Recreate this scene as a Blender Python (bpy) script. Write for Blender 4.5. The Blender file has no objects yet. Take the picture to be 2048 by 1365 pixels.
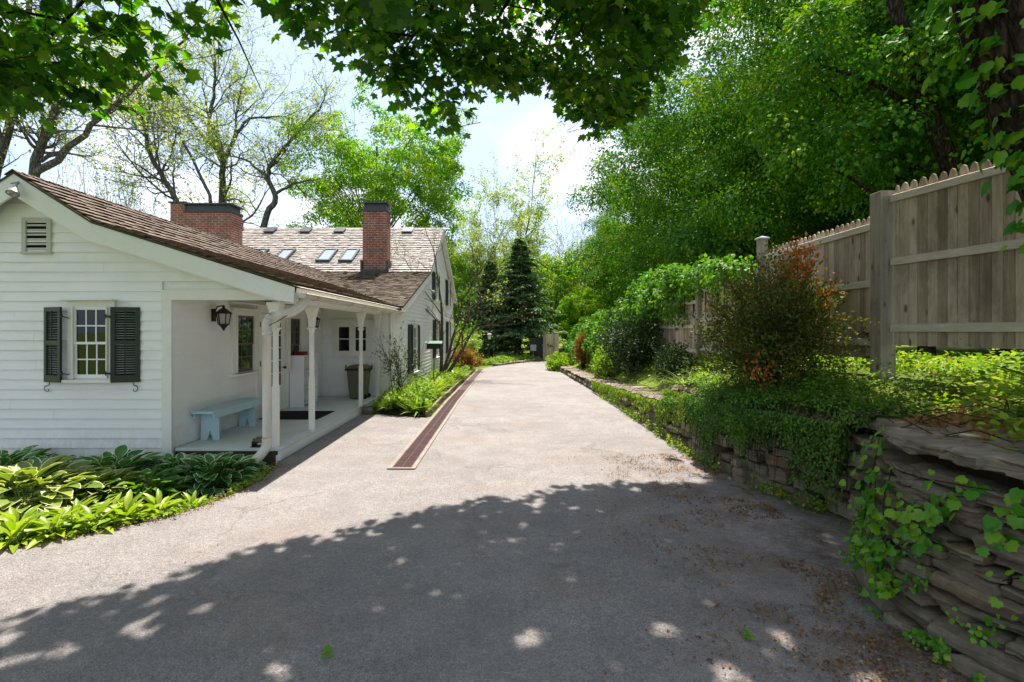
import bpy, math, random
import numpy as np
from mathutils import Vector, Matrix, noise

random.seed(7)
scene = bpy.context.scene
COL = scene.collection
R = math.radians
EYE = 1.83                      # lens height above the drive by the porch

# ------------------------------------------------------------------ mesh helper
class MB:
    """Collects shapes in world space; build() links them as one mesh object."""
    def __init__(self):
        self.v = []; self.f = []; self.s = []
    def add(self, verts, faces, smooth=False):
        b = len(self.v)
        self.v.extend([tuple(p) for p in verts])
        for f in faces:
            self.f.append([i + b for i in f]); self.s.append(smooth)
        return self
    def box(self, x0, x1, y0, y1, z0, z1):
        return self.add([(x0,y0,z0),(x1,y0,z0),(x1,y1,z0),(x0,y1,z0),(x0,y0,z1),(x1,y0,z1),(x1,y1,z1),(x0,y1,z1)],
                        [(0,3,2,1),(4,5,6,7),(0,1,5,4),(1,2,6,5),(2,3,7,6),(3,0,4,7)])
    def hexa(self, p):      # eight corners: bottom loop then top loop
        return self.add(p, [(0,3,2,1),(4,5,6,7),(0,1,5,4),(1,2,6,5),(2,3,7,6),(3,0,4,7)])
    def prism(self, poly, d):      # polygon (list of 3D points) extruded by vector d
        n = len(poly); d = Vector(d)
        a = [Vector(p) for p in poly]; b = [p + d for p in a]
        fs = [list(range(n))[::-1], list(range(n, 2*n))] + [(i, (i+1) % n, n + (i+1) % n, n + i) for i in range(n)]
        return self.add(a + b, fs)
    def tube(self, pts, rad, n=8, cap=True, smooth=True):
        pts = [Vector(p) for p in pts]
        if not hasattr(rad, '__len__'): rad = [rad] * len(pts)
        ref = Vector((0.31, 0.17, 0.93)); vs = []; fs = []
        for i, p in enumerate(pts):
            t = (pts[min(i+1, len(pts)-1)] - pts[max(i-1, 0)])
            t = t.normalized() if t.length > 1e-9 else Vector((0,0,1))
            if abs(t.dot(ref)) > 0.97: ref = Vector((0.9, 0.3, 0.1))
            u = t.cross(ref).normalized(); w = t.cross(u)
            for k in range(n):
                a = 2*math.pi*k/n
                vs.append(p + (u*math.cos(a) + w*math.sin(a))*rad[i])
        for i in range(len(pts)-1):
            for k in range(n):
                fs.append((i*n+k, i*n+(k+1) % n, (i+1)*n+(k+1) % n, (i+1)*n+k))
        if cap:
            fs.append(tuple(range(n))); fs.append(tuple(range((len(pts)-1)*n, len(pts)*n))[::-1])
        return self.add(vs, fs, smooth)
    def lathe(self, cx, cy, prof, n=16, smooth=True, rot=0.0):
        vs = []; fs = []; m = len(prof)
        for r, z in prof:
            for k in range(n):
                a = 2*math.pi*k/n + rot
                vs.append((cx + r*math.cos(a), cy + r*math.sin(a), z))
        for i in range(m-1):
            for k in range(n):
                fs.append((i*n+k, i*n+(k+1) % n, (i+1)*n+(k+1) % n, (i+1)*n+k))
        fs.append(tuple(range(n))[::-1]); fs.append(tuple(range((m-1)*n, m*n)))
        return self.add(vs, fs, smooth)
    def square(self, cx, cy, prof):      # square section loft, half width and height pairs
        return self.lathe(cx, cy, [(h*math.sqrt(2), z) for h, z in prof], 4, False, math.pi/4)
    def build(self, name, mat, parent=None, bevel=0.0, sharp=None):
        me = bpy.data.meshes.new(name)
        o = Vector((0,0,0)); q = parent
        while q is not None:
            o += q.location; q = q.parent
        me.from_pydata([(p[0]-o.x, p[1]-o.y, p[2]-o.z) for p in self.v], [], self.f)
        me.polygons.foreach_set('use_smooth', self.s)
        if mat: me.materials.append(mat)
        me.update()
        if sharp: me.set_sharp_from_angle(angle=R(sharp))
        ob = bpy.data.objects.new(name, me); COL.objects.link(ob)
        if parent: ob.parent = parent
        if bevel:
            m = ob.modifiers.new('edge', 'BEVEL'); m.width = bevel; m.segments = 2; m.limit_method = 'ANGLE'; m.angle_limit = R(50)
        return ob

def tag(o, label=None, cat=None, group=None, kind=None):
    if label: o['label'] = label
    if cat: o['category'] = cat
    if group: o['group'] = group
    if kind: o['kind'] = kind
    return o
def thing(name, loc, label, cat, group=None):
    o = bpy.data.objects.new(name, None); COL.objects.link(o)
    o.location = loc; o.empty_display_size = 0.2
    return tag(o, label, cat, group)
def copy_tree(o, parent=None):
    c = o.copy(); COL.objects.link(c)
    if parent is not None: c.parent = parent
    for ch in [k for k in COL.objects if k.parent == o]:
        copy_tree(ch, c)
    return c
class Frame:
    """Maps (along, up, out) of a wall to the world."""
    def __init__(self, o, u, n):
        self.o = Vector(o); self.u = Vector(u); self.n = Vector(n); self.z = Vector((0,0,1))
    def p(self, a, b, c): return self.o + self.u*a + self.z*b + self.n*c
    def box(self, mb, a0, a1, b0, b1, c0, c1):
        p = self.p
        pts = [p(a0,b0,c0),p(a1,b0,c0),p(a1,b0,c1),p(a0,b0,c1),p(a0,b1,c0),p(a1,b1,c0),p(a1,b1,c1),p(a0,b1,c1)]
        return mb.hexa(pts)

# ------------------------------------------------------------------ materials
def node_mat(name):
    m = bpy.data.materials.new(name); m.use_nodes = True
    nt = m.node_tree; nt.nodes.clear()
    out = nt.nodes.new('ShaderNodeOutputMaterial')
    return m, nt, out
def N(nt, kind, **kw):
    n = nt.nodes.new(kind)
    for k, v in kw.items():
        if k.startswith('i_'):
            key = k[2:]
            n.inputs[int(key) if key.isdigit() else key.replace('_', ' ')].default_value = v
        else: setattr(n, k, v)
    return n
def L(nt, a, b): nt.links.new(a, b)
def coords(nt, scale=(1,1,1), rot=(0,0,0)):
    tc = N(nt, 'ShaderNodeTexCoord'); mp = N(nt, 'ShaderNodeMapping')
    mp.inputs['Scale'].default_value = scale; mp.inputs['Rotation'].default_value = rot
    L(nt, tc.outputs['Object'], mp.inputs['Vector']); return mp.outputs['Vector']
def noise_tex(nt, vec, scale, detail=4, rough=0.55):
    n = N(nt, 'ShaderNodeTexNoise'); n.inputs['Scale'].default_value = scale
    n.inputs['Detail'].default_value = detail; n.inputs['Roughness'].default_value = rough
    L(nt, vec, n.inputs['Vector']); return n.outputs['Fac']
def ramp(nt, fac, stops):
    r = N(nt, 'ShaderNodeValToRGB'); el = r.color_ramp.elements
    while len(el) < len(stops): el.new(0.5)
    for e, (p, c) in zip(el, stops):
        e.position = p; e.color = (*c, 1) if len(c) == 3 else c
    L(nt, fac, r.inputs['Fac']); return r.outputs['Color']
def mixc(nt, fac, a, b, mode='MIX'):
    m = N(nt, 'ShaderNodeMix', data_type='RGBA', blend_type=mode)
    for sock, val in ((m.inputs[0], fac), (m.inputs[6], a), (m.inputs[7], b)):
        if hasattr(val, 'links'): L(nt, val, sock)
        elif isinstance(val, (int, float)): sock.default_value = val
        else: sock.default_value = (*val, 1)
    return m.outputs[2]
def math_node(nt, op, a, b=0.0):
    m = N(nt, 'ShaderNodeMath', operation=op)
    for s, v in ((m.inputs[0], a), (m.inputs[1], b)):
        if hasattr(v, 'links'): L(nt, v, s)
        else: s.default_value = v
    return m.outputs[0]
def principled(nt, out, color, rough=0.6, spec=0.3, metal=0.0, bump=None, bstr=0.3, bdist=0.01):
    b = N(nt, 'ShaderNodeBsdfPrincipled')
    for key, val in (('Base Color', color), ('Roughness', rough)):
        if hasattr(val, 'links'): L(nt, val, b.inputs[key])
        elif key == 'Base Color': b.inputs[key].default_value = (*val, 1)
        else: b.inputs[key].default_value = val
    b.inputs['Specular IOR Level'].default_value = spec; b.inputs['Metallic'].default_value = metal
    if bump is not None:
        n = N(nt, 'ShaderNodeBump'); n.inputs['Strength'].default_value = bstr; n.inputs['Distance'].default_value = bdist
        L(nt, bump, n.inputs['Height']); L(nt, n.outputs['Normal'], b.inputs['Normal'])
    L(nt, b.outputs['BSDF'], out.inputs['Surface']); return b
def plain(name, col, rough=0.6, spec=0.3, metal=0.0, var=0.12, scale=6.0, bstr=0.15, stretch=(1,1,1), dirt=None, splash=False):
    m, nt, out = node_mat(name)
    vec = coords(nt, stretch); f = noise_tex(nt, vec, scale, 6, 0.65)
    lo = tuple(c*(1-var) for c in col); hi = tuple(min(1, c*(1+var)) for c in col)
    c = ramp(nt, f, [(0.3, lo), (0.7, hi)])
    if splash:      # mud thrown up by rain along the lowest boards
        sp = N(nt, 'ShaderNodeSeparateXYZ'); L(nt, coords(nt), sp.inputs[0]); fs = noise_tex(nt, coords(nt, (1,1,0.35)), 7, 6, 0.8)
        hgt = N(nt, 'ShaderNodeMapRange'); hgt.inputs['From Min'].default_value = 0.55; hgt.inputs['From Max'].default_value = -0.1; L(nt, sp.outputs[2], hgt.inputs['Value'])
        c = mixc(nt, math_node(nt, 'MULTIPLY', hgt.outputs[0], ramp(nt, fs, [(0.42, (0,0,0)), (0.75, (0.75,0.75,0.75))])), c, (0.33,0.29,0.22))
    if dirt:
        f2 = noise_tex(nt, coords(nt), 1.3, 5, 0.7)
        msk = ramp(nt, f2, [(0.5, (0,0,0)), (0.75, (1,1,1))])
        c = mixc(nt, math_node(nt, 'MULTIPLY', msk, dirt[1]), c, dirt[0])
    f3 = noise_tex(nt, vec, scale*8, 3)
    principled(nt, out, c, rough, spec, metal, f3, bstr, 0.004)
    return m
def leaf_mat(name, cols, trans=0.4, rough=0.5, gloss=0.02, tr_tint=(1.25, 1.35, 0.45), attr=None, rim=(0.6,0.62,0.4), clump=None):
    """Foliage: each leaf its own tint, light passes through."""
    m, nt, out = node_mat(name)
    g = N(nt, 'ShaderNodeNewGeometry')
    n = len(cols)
    fac = g.outputs['Random Per Island']
    if clump:      # whole sprays share a tint, single leaves differ a little
        cn = noise_tex(nt, coords(nt), clump, 3, 0.6)
        mr = N(nt, 'ShaderNodeMapRange'); mr.inputs['From Min'].default_value = 0.32; mr.inputs['From Max'].default_value = 0.68; L(nt, cn, mr.inputs['Value'])
        fac = math_node(nt, 'ADD', math_node(nt, 'MULTIPLY', fac, 0.3), math_node(nt, 'MULTIPLY', mr.outputs[0], 0.7))
    c = ramp(nt, fac, [((i+0.5)/n, cols[i]) for i in range(n)])
    big = noise_tex(nt, coords(nt), 0.55, 3)
    c = mixc(nt, 0.75, c, ramp(nt, big, [(0.3, (0.72,0.82,0.8)), (0.7, (1.25,1.12,0.85))]), 'MULTIPLY')
    if attr:
        a = N(nt, 'ShaderNodeAttribute', attribute_name=attr)
        k = noise_tex(nt, coords(nt), 30, 3)
        e = math_node(nt, 'ADD', a.outputs['Fac'], math_node(nt, 'MULTIPLY', k, 0.5))
        c = mixc(nt, ramp(nt, e, [(0.80, (0,0,0)), (0.95, (1,1,1))]), c, rim)
    d = N(nt, 'ShaderNodeBsdfDiffuse'); L(nt, c, d.inputs['Color'])
    t = N(nt, 'ShaderNodeBsdfTranslucent'); L(nt, mixc(nt, 1.0, c, tr_tint, 'MULTIPLY'), t.inputs['Color'])
    mx = N(nt, 'ShaderNodeMixShader'); mx.inputs[0].default_value = trans
    L(nt, d.outputs[0], mx.inputs[1]); L(nt, t.outputs[0], mx.inputs[2])
    gl = N(nt, 'ShaderNodeBsdfGlossy'); gl.inputs['Roughness'].default_value = rough; gl.inputs['Color'].default_value = (1,1,1,1)
    m2 = N(nt, 'ShaderNodeMixShader'); m2.inputs[0].default_value = gloss
    L(nt, mx.outputs[0], m2.inputs[1]); L(nt, gl.outputs[0], m2.inputs[2])
    L(nt, m2.outputs[0], out.inputs['Surface'])
    return m
def wood_mat(name, a, b, stretch=(8,8,0.7), rough=0.85, grain=9, bstr=0.5, island=0.35, knots=False):
    m, nt, out = node_mat(name)
    vec = coords(nt, stretch)
    g = N(nt, 'ShaderNodeNewGeometry')
    sh = N(nt, 'ShaderNodeVectorMath', operation='ADD'); cmb = N(nt, 'ShaderNodeCombineXYZ')
    k = math_node(nt, 'MULTIPLY', g.outputs['Random Per Island'], 40.0)
    for i in range(3): L(nt, k, cmb.inputs[i])
    L(nt, vec, sh.inputs[0]); L(nt, cmb.outputs[0], sh.inputs[1]); v = sh.outputs[0]
    f = noise_tex(nt, v, grain*0.35, 7, 0.7)
    c = ramp(nt, f, [(0.3, a), (0.68, b)])
    c = mixc(nt, island, c, ramp(nt, g.outputs['Random Per Island'], [(0.0, tuple(x*0.55 for x in a)), (0.5, b), (1.0, tuple(min(1,x*1.35) for x in b))]))
    if knots:
        vo = N(nt, 'ShaderNodeTexVoronoi'); vo.inputs['Scale'].default_value = 1.0
        sh2 = N(nt, 'ShaderNodeVectorMath', operation='ADD'); L(nt, coords(nt, (6,6,2.6)), sh2.inputs[0]); L(nt, cmb.outputs[0], sh2.inputs[1])
        L(nt, sh2.outputs[0], vo.inputs['Vector'])
        c = mixc(nt, ramp(nt, vo.outputs['Distance'], [(0.07, (0.85,0.85,0.85)), (0.16, (0,0,0))]), c, tuple(x*0.3 for x in a))
        bl = noise_tex(nt, coords(nt, (1.2,1.2,0.5)), 1.6, 6, 0.75)
        c = mixc(nt, math_node(nt, 'MULTIPLY', ramp(nt, bl, [(0.48, (0,0,0)), (0.66, (1,1,1))]), 0.6), c, tuple(x*0.45 for x in a))
    f2 = noise_tex(nt, v, grain, 4, 0.7)
    principled(nt, out, c, rough, 0.15, 0, f2, bstr, 0.006)
    return m
def brick_mat(name, a, b, mortar, rot=(0,0,0), scale=1.0):
    m, nt, out = node_mat(name)
    tc = N(nt, 'ShaderNodeTexCoord'); geo = N(nt, 'ShaderNodeNewGeometry')
    sp = N(nt, 'ShaderNodeSeparateXYZ'); L(nt, tc.outputs['Object'], sp.inputs[0])
    cm = N(nt, 'ShaderNodeCombineXYZ')
    L(nt, math_node(nt, 'ADD', sp.outputs[0], sp.outputs[1]), cm.inputs[0]); L(nt, sp.outputs[2], cm.inputs[1])
    br = N(nt, 'ShaderNodeTexBrick'); L(nt, cm.outputs[0], br.inputs['Vector'])
    br.inputs['Color1'].default_value = (*a, 1); br.inputs['Color2'].default_value = (*b, 1); br.inputs['Mortar'].default_value = (*mortar, 1)
    br.inputs['Scale'].default_value = 1.0/scale; br.inputs['Mortar Size'].default_value = 0.013
    br.inputs['Brick Width'].default_value = 0.23; br.inputs['Row Height'].default_value = 0.085; br.inputs['Bias'].default_value = -0.1
    f = noise_tex(nt, tc.outputs['Object'], 3.0, 6, 0.7)
    c = mixc(nt, math_node(nt, 'MULTIPLY', ramp(nt, f, [(0.42, (0,0,0)), (0.7, (1,1,1))]), 0.6), br.outputs['Color'], (0.05,0.035,0.03))
    principled(nt, out, c, 0.9, 0.1, 0, br.outputs['Fac'], -0.6, 0.006)
    return m

M = {}
M['white'] = plain('white_paint', (0.80,0.80,0.79), 0.5, 0.3, 0, 0.03, 3.0, 0.08, dirt=((0.62,0.60,0.52), 0.35))
M['siding'] = plain('white_siding_paint', (0.82,0.82,0.81), 0.55, 0.25, 0, 0.03, 2.0, 0.12, (0.6,0.6,6), dirt=((0.64,0.64,0.57), 0.35), splash=True)
M['trim'] = plain('cream_trim_paint', (0.76,0.75,0.70), 0.5, 0.3, 0, 0.04, 4.0, 0.08, dirt=((0.5,0.47,0.40), 0.3))
M['vent'] = plain('grey_louvre_paint', (0.50,0.50,0.44), 0.6, 0.2, 0, 0.06, 5.0, 0.1)
M['spout'] = plain('ivory_metal', (0.62,0.58,0.52), 0.4, 0.4, 0, 0.05, 3.0, 0.05, dirt=((0.40,0.36,0.28), 0.5))
M['shutter'] = plain('dark_green_paint', (0.012,0.022,0.015), 0.35, 0.4, 0, 0.2, 5.0, 0.1)
M['black'] = plain('black_iron', (0.012,0.012,0.013), 0.45, 0.4, 0, 0.2, 9.0, 0.2)
M['cap'] = plain('dark_lead_sheet', (0.045,0.05,0.055), 0.45, 0.4, 0.3, 0.2, 5.0, 0.2)
M['floor'] = plain('pale_porch_paint', (0.60,0.63,0.64), 0.45, 0.35, 0, 0.07, 2.5, 0.1, dirt=((0.42,0.42,0.38), 0.6))
M['oldwood'] = plain('mossy_timber', (0.075,0.065,0.045), 0.9, 0.1, 0, 0.4, 5.0, 0.6, dirt=((0.05,0.07,0.03), 0.6))
M['foundation'] = plain('dark_foundation', (0.16,0.16,0.17), 0.9, 0.1, 0, 0.25, 6.0, 0.5)
M['mat'] = plain('dark_rubber', (0.018,0.016,0.016), 0.9, 0.1, 0, 0.2, 30.0, 0.8)
M['bench'] = plain('pale_blue_paint', (0.46,0.63,0.70), 0.5, 0.3, 0, 0.08, 4.0, 0.15, dirt=((0.38,0.52,0.57), 0.5))
M['red'] = plain('red_plastic', (0.20,0.012,0.012), 0.4, 0.4, 0, 0.1)
M['bin'] = plain('olive_plastic', (0.13,0.115,0.075), 0.5, 0.35, 0, 0.1, 3.0, 0.1)
M['bristle'] = plain('brown_bristle', (0.16,0.12,0.08), 0.95, 0.05, 0, 0.4, 40.0, 0.8)
M['screen'] = plain('dark_screen_frame', (0.13,0.115,0.10), 0.6, 0.2)
M['brick'] = brick_mat('red_brick', (0.33,0.095,0.055), (0.22,0.065,0.042), (0.36,0.30,0.26))
M['brick_old'] = brick_mat('orange_brick', (0.36,0.11,0.06), (0.28,0.08,0.045), (0.34,0.28,0.22))
M['grate'] = plain('rusty_cast_iron', (0.085,0.045,0.045), 0.75, 0.25, 0.2, 0.3, 9.0, 0.5)
M['pit'] = plain('dark_channel', (0.012,0.009,0.009), 0.9, 0.05)
M['concrete'] = plain('pale_concrete', (0.25,0.215,0.19), 0.9, 0.15, 0, 0.2, 7.0, 0.5, dirt=((0.30,0.22,0.14), 0.8))
M['timber'] = wood_mat('edging_timber', (0.14,0.105,0.075), (0.26,0.21,0.155), (8,0.7,8))
M['fence'] = wood_mat('weathered_fence_wood', (0.23,0.172,0.122), (0.58,0.47,0.36), (9,9,0.55), grain=9, bstr=0.9, island=0.42, knots=True)
M['rail'] = wood_mat('weathered_rail_wood', (0.30,0.25,0.195), (0.60,0.53,0.44), (9,0.6,9), grain=8, bstr=0.7)
M['post'] = wood_mat('weathered_post_wood', (0.19,0.158,0.125), (0.42,0.36,0.29), (9,9,0.5), grain=8, bstr=0.6, knots=True)
M['shingle'] = wood_mat('cedar_shingle', (0.235,0.21,0.192), (0.42,0.385,0.355), (6,6,6), grain=5, bstr=0.6, island=0.32)
M['shingle_wing'] = wood_mat('dark_cedar_shingle', (0.085,0.062,0.05), (0.20,0.152,0.125), (6,6,6), grain=5, bstr=0.6, island=0.26)
M['shingle_mossy'] = wood_mat('mossy_cedar_shingle', (0.085,0.066,0.05), (0.17,0.135,0.10), (6,6,6), grain=5, bstr=0.6, island=0.5)
M['metal'] = plain('galvanised_grey', (0.33,0.34,0.35), 0.45, 0.4, 0.3, 0.1)
M['green_tin'] = plain('dark_green_tin', (0.03,0.13,0.08), 0.4, 0.4, 0, 0.15)
M['bulb'] = plain('frosted_lamp_glass', (0.6,0.58,0.52), 0.25, 0.5)
def bark(name, a, b, sc=1.0, ivy=0.0):
    m, nt, out = node_mat(name)
    vec = coords(nt, (6*sc,6*sc,1.3*sc))
    f = noise_tex(nt, vec, 2.2, 8, 0.72)
    c = ramp(nt, f, [(0.32, a), (0.66, b)])
    vr = N(nt, 'ShaderNodeTexVoronoi', feature='DISTANCE_TO_EDGE'); vr.inputs['Scale'].default_value = 1.6
    wv = N(nt, 'ShaderNodeVectorMath', operation='ADD'); nv = N(nt, 'ShaderNodeTexNoise'); nv.inputs['Scale'].default_value = 1.5; nv.inputs['Detail'].default_value = 4
    L(nt, vec, nv.inputs['Vector']); L(nt, vec, wv.inputs[0]); L(nt, nv.outputs['Color'], wv.inputs[1]); L(nt, wv.outputs[0], vr.inputs['Vector'])
    fur = ramp(nt, vr.outputs['Distance'], [(0.0, (0,0,0)), (0.28, (1,1,1))])
    c = mixc(nt, 0.8, c, ramp(nt, vr.outputs['Distance'], [(0.0, (0.25,0.25,0.25)), (0.22, (1.1,1.1,1.1))]), 'MULTIPLY')
    principled(nt, out, c, 0.95, 0.08, 0, math_node(nt, 'ADD', fur, math_node(nt, 'MULTIPLY', f, 0.5)), 1.0, 0.04)
    return m
M['bark'] = bark('maple_bark', (0.022,0.016,0.012), (0.10,0.075,0.058), 1.4)
M['bark_grey'] = bark('grey_bark', (0.085,0.078,0.07), (0.22,0.20,0.18))
M['bark_pale'] = bark('pale_bark', (0.10,0.085,0.065), (0.24,0.20,0.155), 3)
M['twig'] = bark('brown_twig', (0.06,0.045,0.03), (0.17,0.135,0.10), 4)
def glass(name, col=(0.010,0.012,0.011), rough=0.03):
    m, nt, out = node_mat(name)
    f = noise_tex(nt, coords(nt, (1,1,1)), 1.7, 2)
    b = principled(nt, out, col, rough, 0.5, 0, f, 0.04, 0.02)
    return m
M['glass'] = glass('window_glass')
M['skyglass'] = plain('skylight_glass', (0.75,0.8,0.86), 0.12, 0.5, 1.0, 0.03, 3, 0.02)
# foliage
M['lf_canopy'] = leaf_mat('maple_canopy_leaf', [(0.030,0.125,0.008),(0.042,0.155,0.009),(0.080,0.22,0.010),(0.17,0.31,0.014)], 0.6, 0.5, 0.02, (1.35,1.45,0.3))
M['lf_forest'] = leaf_mat('forest_leaf', [(0.024,0.11,0.005),(0.038,0.15,0.007),(0.06,0.19,0.009),(0.11,0.25,0.012),(0.26,0.36,0.018)], 0.30, 0.5, 0.015, (1.6,1.45,0.3), clump=0.9)
M['lf_bright'] = leaf_mat('spring_leaf', [(0.06,0.21,0.010),(0.11,0.28,0.012),(0.19,0.35,0.015),(0.32,0.41,0.022)], 0.55, 0.5, 0.015, (1.4,1.35,0.4), clump=0.6)
M['lf_sparse'] = leaf_mat('young_leaf', [(0.24,0.33,0.08),(0.32,0.40,0.11),(0.40,0.46,0.15)], 0.5, 0.5, 0.02, (1.15,1.2,0.6))
M['lf_vine'] = leaf_mat('vine_leaf', [(0.05,0.17,0.012),(0.085,0.22,0.015),(0.15,0.28,0.02)], 0.42, 0.5, 0.02)
M['lf_grape'] = leaf_mat('grape_ivy_leaf', [(0.05,0.21,0.012),(0.09,0.28,0.015),(0.14,0.34,0.02),(0.20,0.38,0.025)], 0.42, 0.4, 0.025)
M['lf_cover'] = leaf_mat('groundcover_leaf', [(0.10,0.22,0.014),(0.16,0.28,0.018),(0.23,0.34,0.022),(0.32,0.38,0.03)], 0.45, 0.5, 0.018)
M['lf_vinca'] = leaf_mat('trailing_leaf', [(0.045,0.135,0.014),(0.075,0.18,0.018),(0.12,0.23,0.022)], 0.38, 0.5, 0.02)
M['lf_dark'] = leaf_mat('yew_needle', [(0.012,0.030,0.010),(0.020,0.046,0.012),(0.030,0.060,0.014)], 0.25)
M['lf_conifer'] = leaf_mat('spruce_needle', [(0.045,0.12,0.05),(0.08,0.18,0.08),(0.17,0.27,0.15),(0.36,0.43,0.31)], 0.35, 0.5, 0.02)
M['lf_barberry'] = leaf_mat('barberry_leaf', [(0.05,0.075,0.012),(0.075,0.11,0.015),(0.12,0.165,0.02),(0.14,0.095,0.025)], 0.4)
M['lf_orange'] = leaf_mat('orange_shoot', [(0.48,0.11,0.02),(0.55,0.20,0.03),(0.42,0.17,0.04)], 0.5)
M['lf_rust'] = leaf_mat('dry_brown_leaf', [(0.26,0.12,0.04),(0.34,0.18,0.06),(0.20,0.10,0.035)], 0.35)
M['lf_litter'] = leaf_mat('brown_litter', [(0.10,0.05,0.02),(0.18,0.085,0.03),(0.26,0.13,0.045),(0.07,0.04,0.02),(0.36,0.22,0.09)], 0.1)
M['lf_hosta'] = leaf_mat('variegated_hosta_leaf', [(0.055,0.19,0.055),(0.075,0.23,0.062),(0.10,0.26,0.065)], 0.25, 0.4, 0.03, attr='margin', rim=(0.78,0.82,0.58))
M['lf_hosta_gold'] = leaf_mat('gold_hosta_leaf', [(0.12,0.20,0.035),(0.18,0.25,0.045),(0.24,0.30,0.06)], 0.3, 0.4, 0.03, attr='margin', rim=(0.68,0.66,0.34))
M['lf_lily'] = leaf_mat('lime_blade_leaf', [(0.20,0.31,0.018),(0.27,0.37,0.022),(0.34,0.42,0.03)], 0.4, 0.4, 0.025)
M['lf_bed'] = leaf_mat('bed_leaf', [(0.13,0.24,0.018),(0.18,0.30,0.022),(0.24,0.34,0.026)], 0.45)
M['lf_grass'] = leaf_mat('grass_blade', [(0.16,0.24,0.02),(0.20,0.30,0.024),(0.26,0.34,0.03)], 0.45)

# ------------------------------------------------------------------ leaves
def unit(a): return a/np.maximum(np.linalg.norm(a, axis=-1, keepdims=True), 1e-9)
T_DIAMOND = (np.array([(0,0,0),(0.36,0.45,0.07),(0,1,-0.06),(-0.36,0.45,0.07)], float), [(0,1,2),(0,2,3)], None)
T_OVAL = (np.array([(0,0,0),(0.26,0.22,0.05),(0.30,0.55,0.05),(0,1,-0.12),(-0.30,0.55,0.05),(-0.26,0.22,0.05),(0,0.5,-0.01)], float),
          [(0,1,6),(1,2,6),(2,3,6),(3,4,6),(4,5,6),(5,0,6)], None)
_ml = [(0,0),(0.22,-0.10),(0.42,0.02),(0.30,0.16),(0.56,0.30),(0.50,0.40),(0.66,0.58),(0.40,0.58),(0.26,0.56),(0.24,0.72),(0.14,0.80),(0,1.06)]
_ml = _ml + [(-x, y) for x, y in _ml[-2:0:-1]]
T_MAPLE = (np.array([(x, y, 0.05*abs(x) - 0.36*max(0, y-0.3)**2 - 0.42*x*x) for x, y in _ml], float), [tuple(range(len(_ml)))], None)
def blade_template(widths, cross, bend, rise, marg):
    vs = []; at = []; fs = []; m = len(cross); n = len(widths)
    for i, w in enumerate(widths):
        t = i/(n-1)
        for j, c in enumerate(cross):
            vs.append((c*w, t, rise*abs(c)*w - bend*t*t)); at.append(marg[j] if i < n-1 else 1.0)
    for i in range(n-1):
        for j in range(m-1):
            fs.append((i*m+j, i*m+j+1, (i+1)*m+j+1, (i+1)*m+j))
    return (np.array(vs, float), fs, np.array(at, float))
T_HOSTA = blade_template([0.04,0.24,0.33,0.335,0.28,0.17,0.015], [-1,-0.62,0,0.62,1], 0.24, 0.34, [1,0,0,0,1])
T_LILY = blade_template([0.06,0.15,0.17,0.13,0.01], [-1,0,1], 0.35, 0.5, [0,0,0])
_gl = [(0,0),(0.30,-0.14),(0.52,0.08),(0.62,0.30),(0.46,0.42),(0.48,0.68),(0.24,0.74),(0,1.02)]
_gl = _gl + [(-x, y) for x, y in _gl[-2:0:-1]] + [(0,0.42)]
T_GRAPE = (np.array([(x, y, -0.16*y*y - 0.28*abs(x)**1.5 + (0.05 if i == len(_gl)-1 else 0)) for i, (x, y) in enumerate(_gl)], float), [(i,(i+1) % 14,14) for i in range(14)], None)
T_BLADE = blade_template([0.03,0.03,0.022,0.003], [-1,1], 0.5, 0.0, [0,0])
def leaf_mesh(name, T, P, V, Nn, S, mat, width=1.0):
    """One mesh of many leaves: base points P, tip directions V, face normals Nn, lengths S."""
    t, faces, at = T
    P = np.asarray(P, float); n = len(P); V = unit(np.asarray(V, float))
    U = unit(np.cross(V, np.asarray(Nn, float))); W = np.cross(U, V)
    S = np.asarray(S, float).reshape(-1, 1, 1)*np.ones((n,1,1))
    co = P[:,None,:] + S*(t[None,:,0:1]*width*U[:,None,:] + t[None,:,1:2]*V[:,None,:] + t[None,:,2:3]*W[:,None,:])
    k = len(t); me = bpy.data.meshes.new(name)
    lens = np.array([len(f) for f in faces]); flat = np.concatenate([np.array(f) for f in faces])
    me.vertices.add(n*k); me.vertices.foreach_set('co', co.astype(np.float32).ravel())
    idx = (flat[None,:] + (np.arange(n)*k)[:,None]).ravel().astype(np.int32)
    me.loops.add(len(idx)); me.loops.foreach_set('vertex_index', idx)
    tot = np.tile(lens, n).astype(np.int32); st = np.concatenate([[0], np.cumsum(tot)[:-1]]).astype(np.int32)
    me.polygons.add(len(tot)); me.polygons.foreach_set('loop_start', st); me.polygons.foreach_set('loop_total', tot)
    if k > 8: me.polygons.foreach_set('use_smooth', np.ones(len(tot), bool))
    if at is not None:
        a = me.attributes.new('margin', 'FLOAT', 'POINT'); a.data.foreach_set('value', np.tile(at, n).astype(np.float32))
    me.materials.append(mat); me.update(calc_edges=True); me.validate()
    return me
def mesh_obj(name, me, parent=None, loc=None):
    o = bpy.data.objects.new(name, me); COL.objects.link(o)
    if parent: o.parent = parent
    if loc is not None: o.location = loc
    return o
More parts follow.
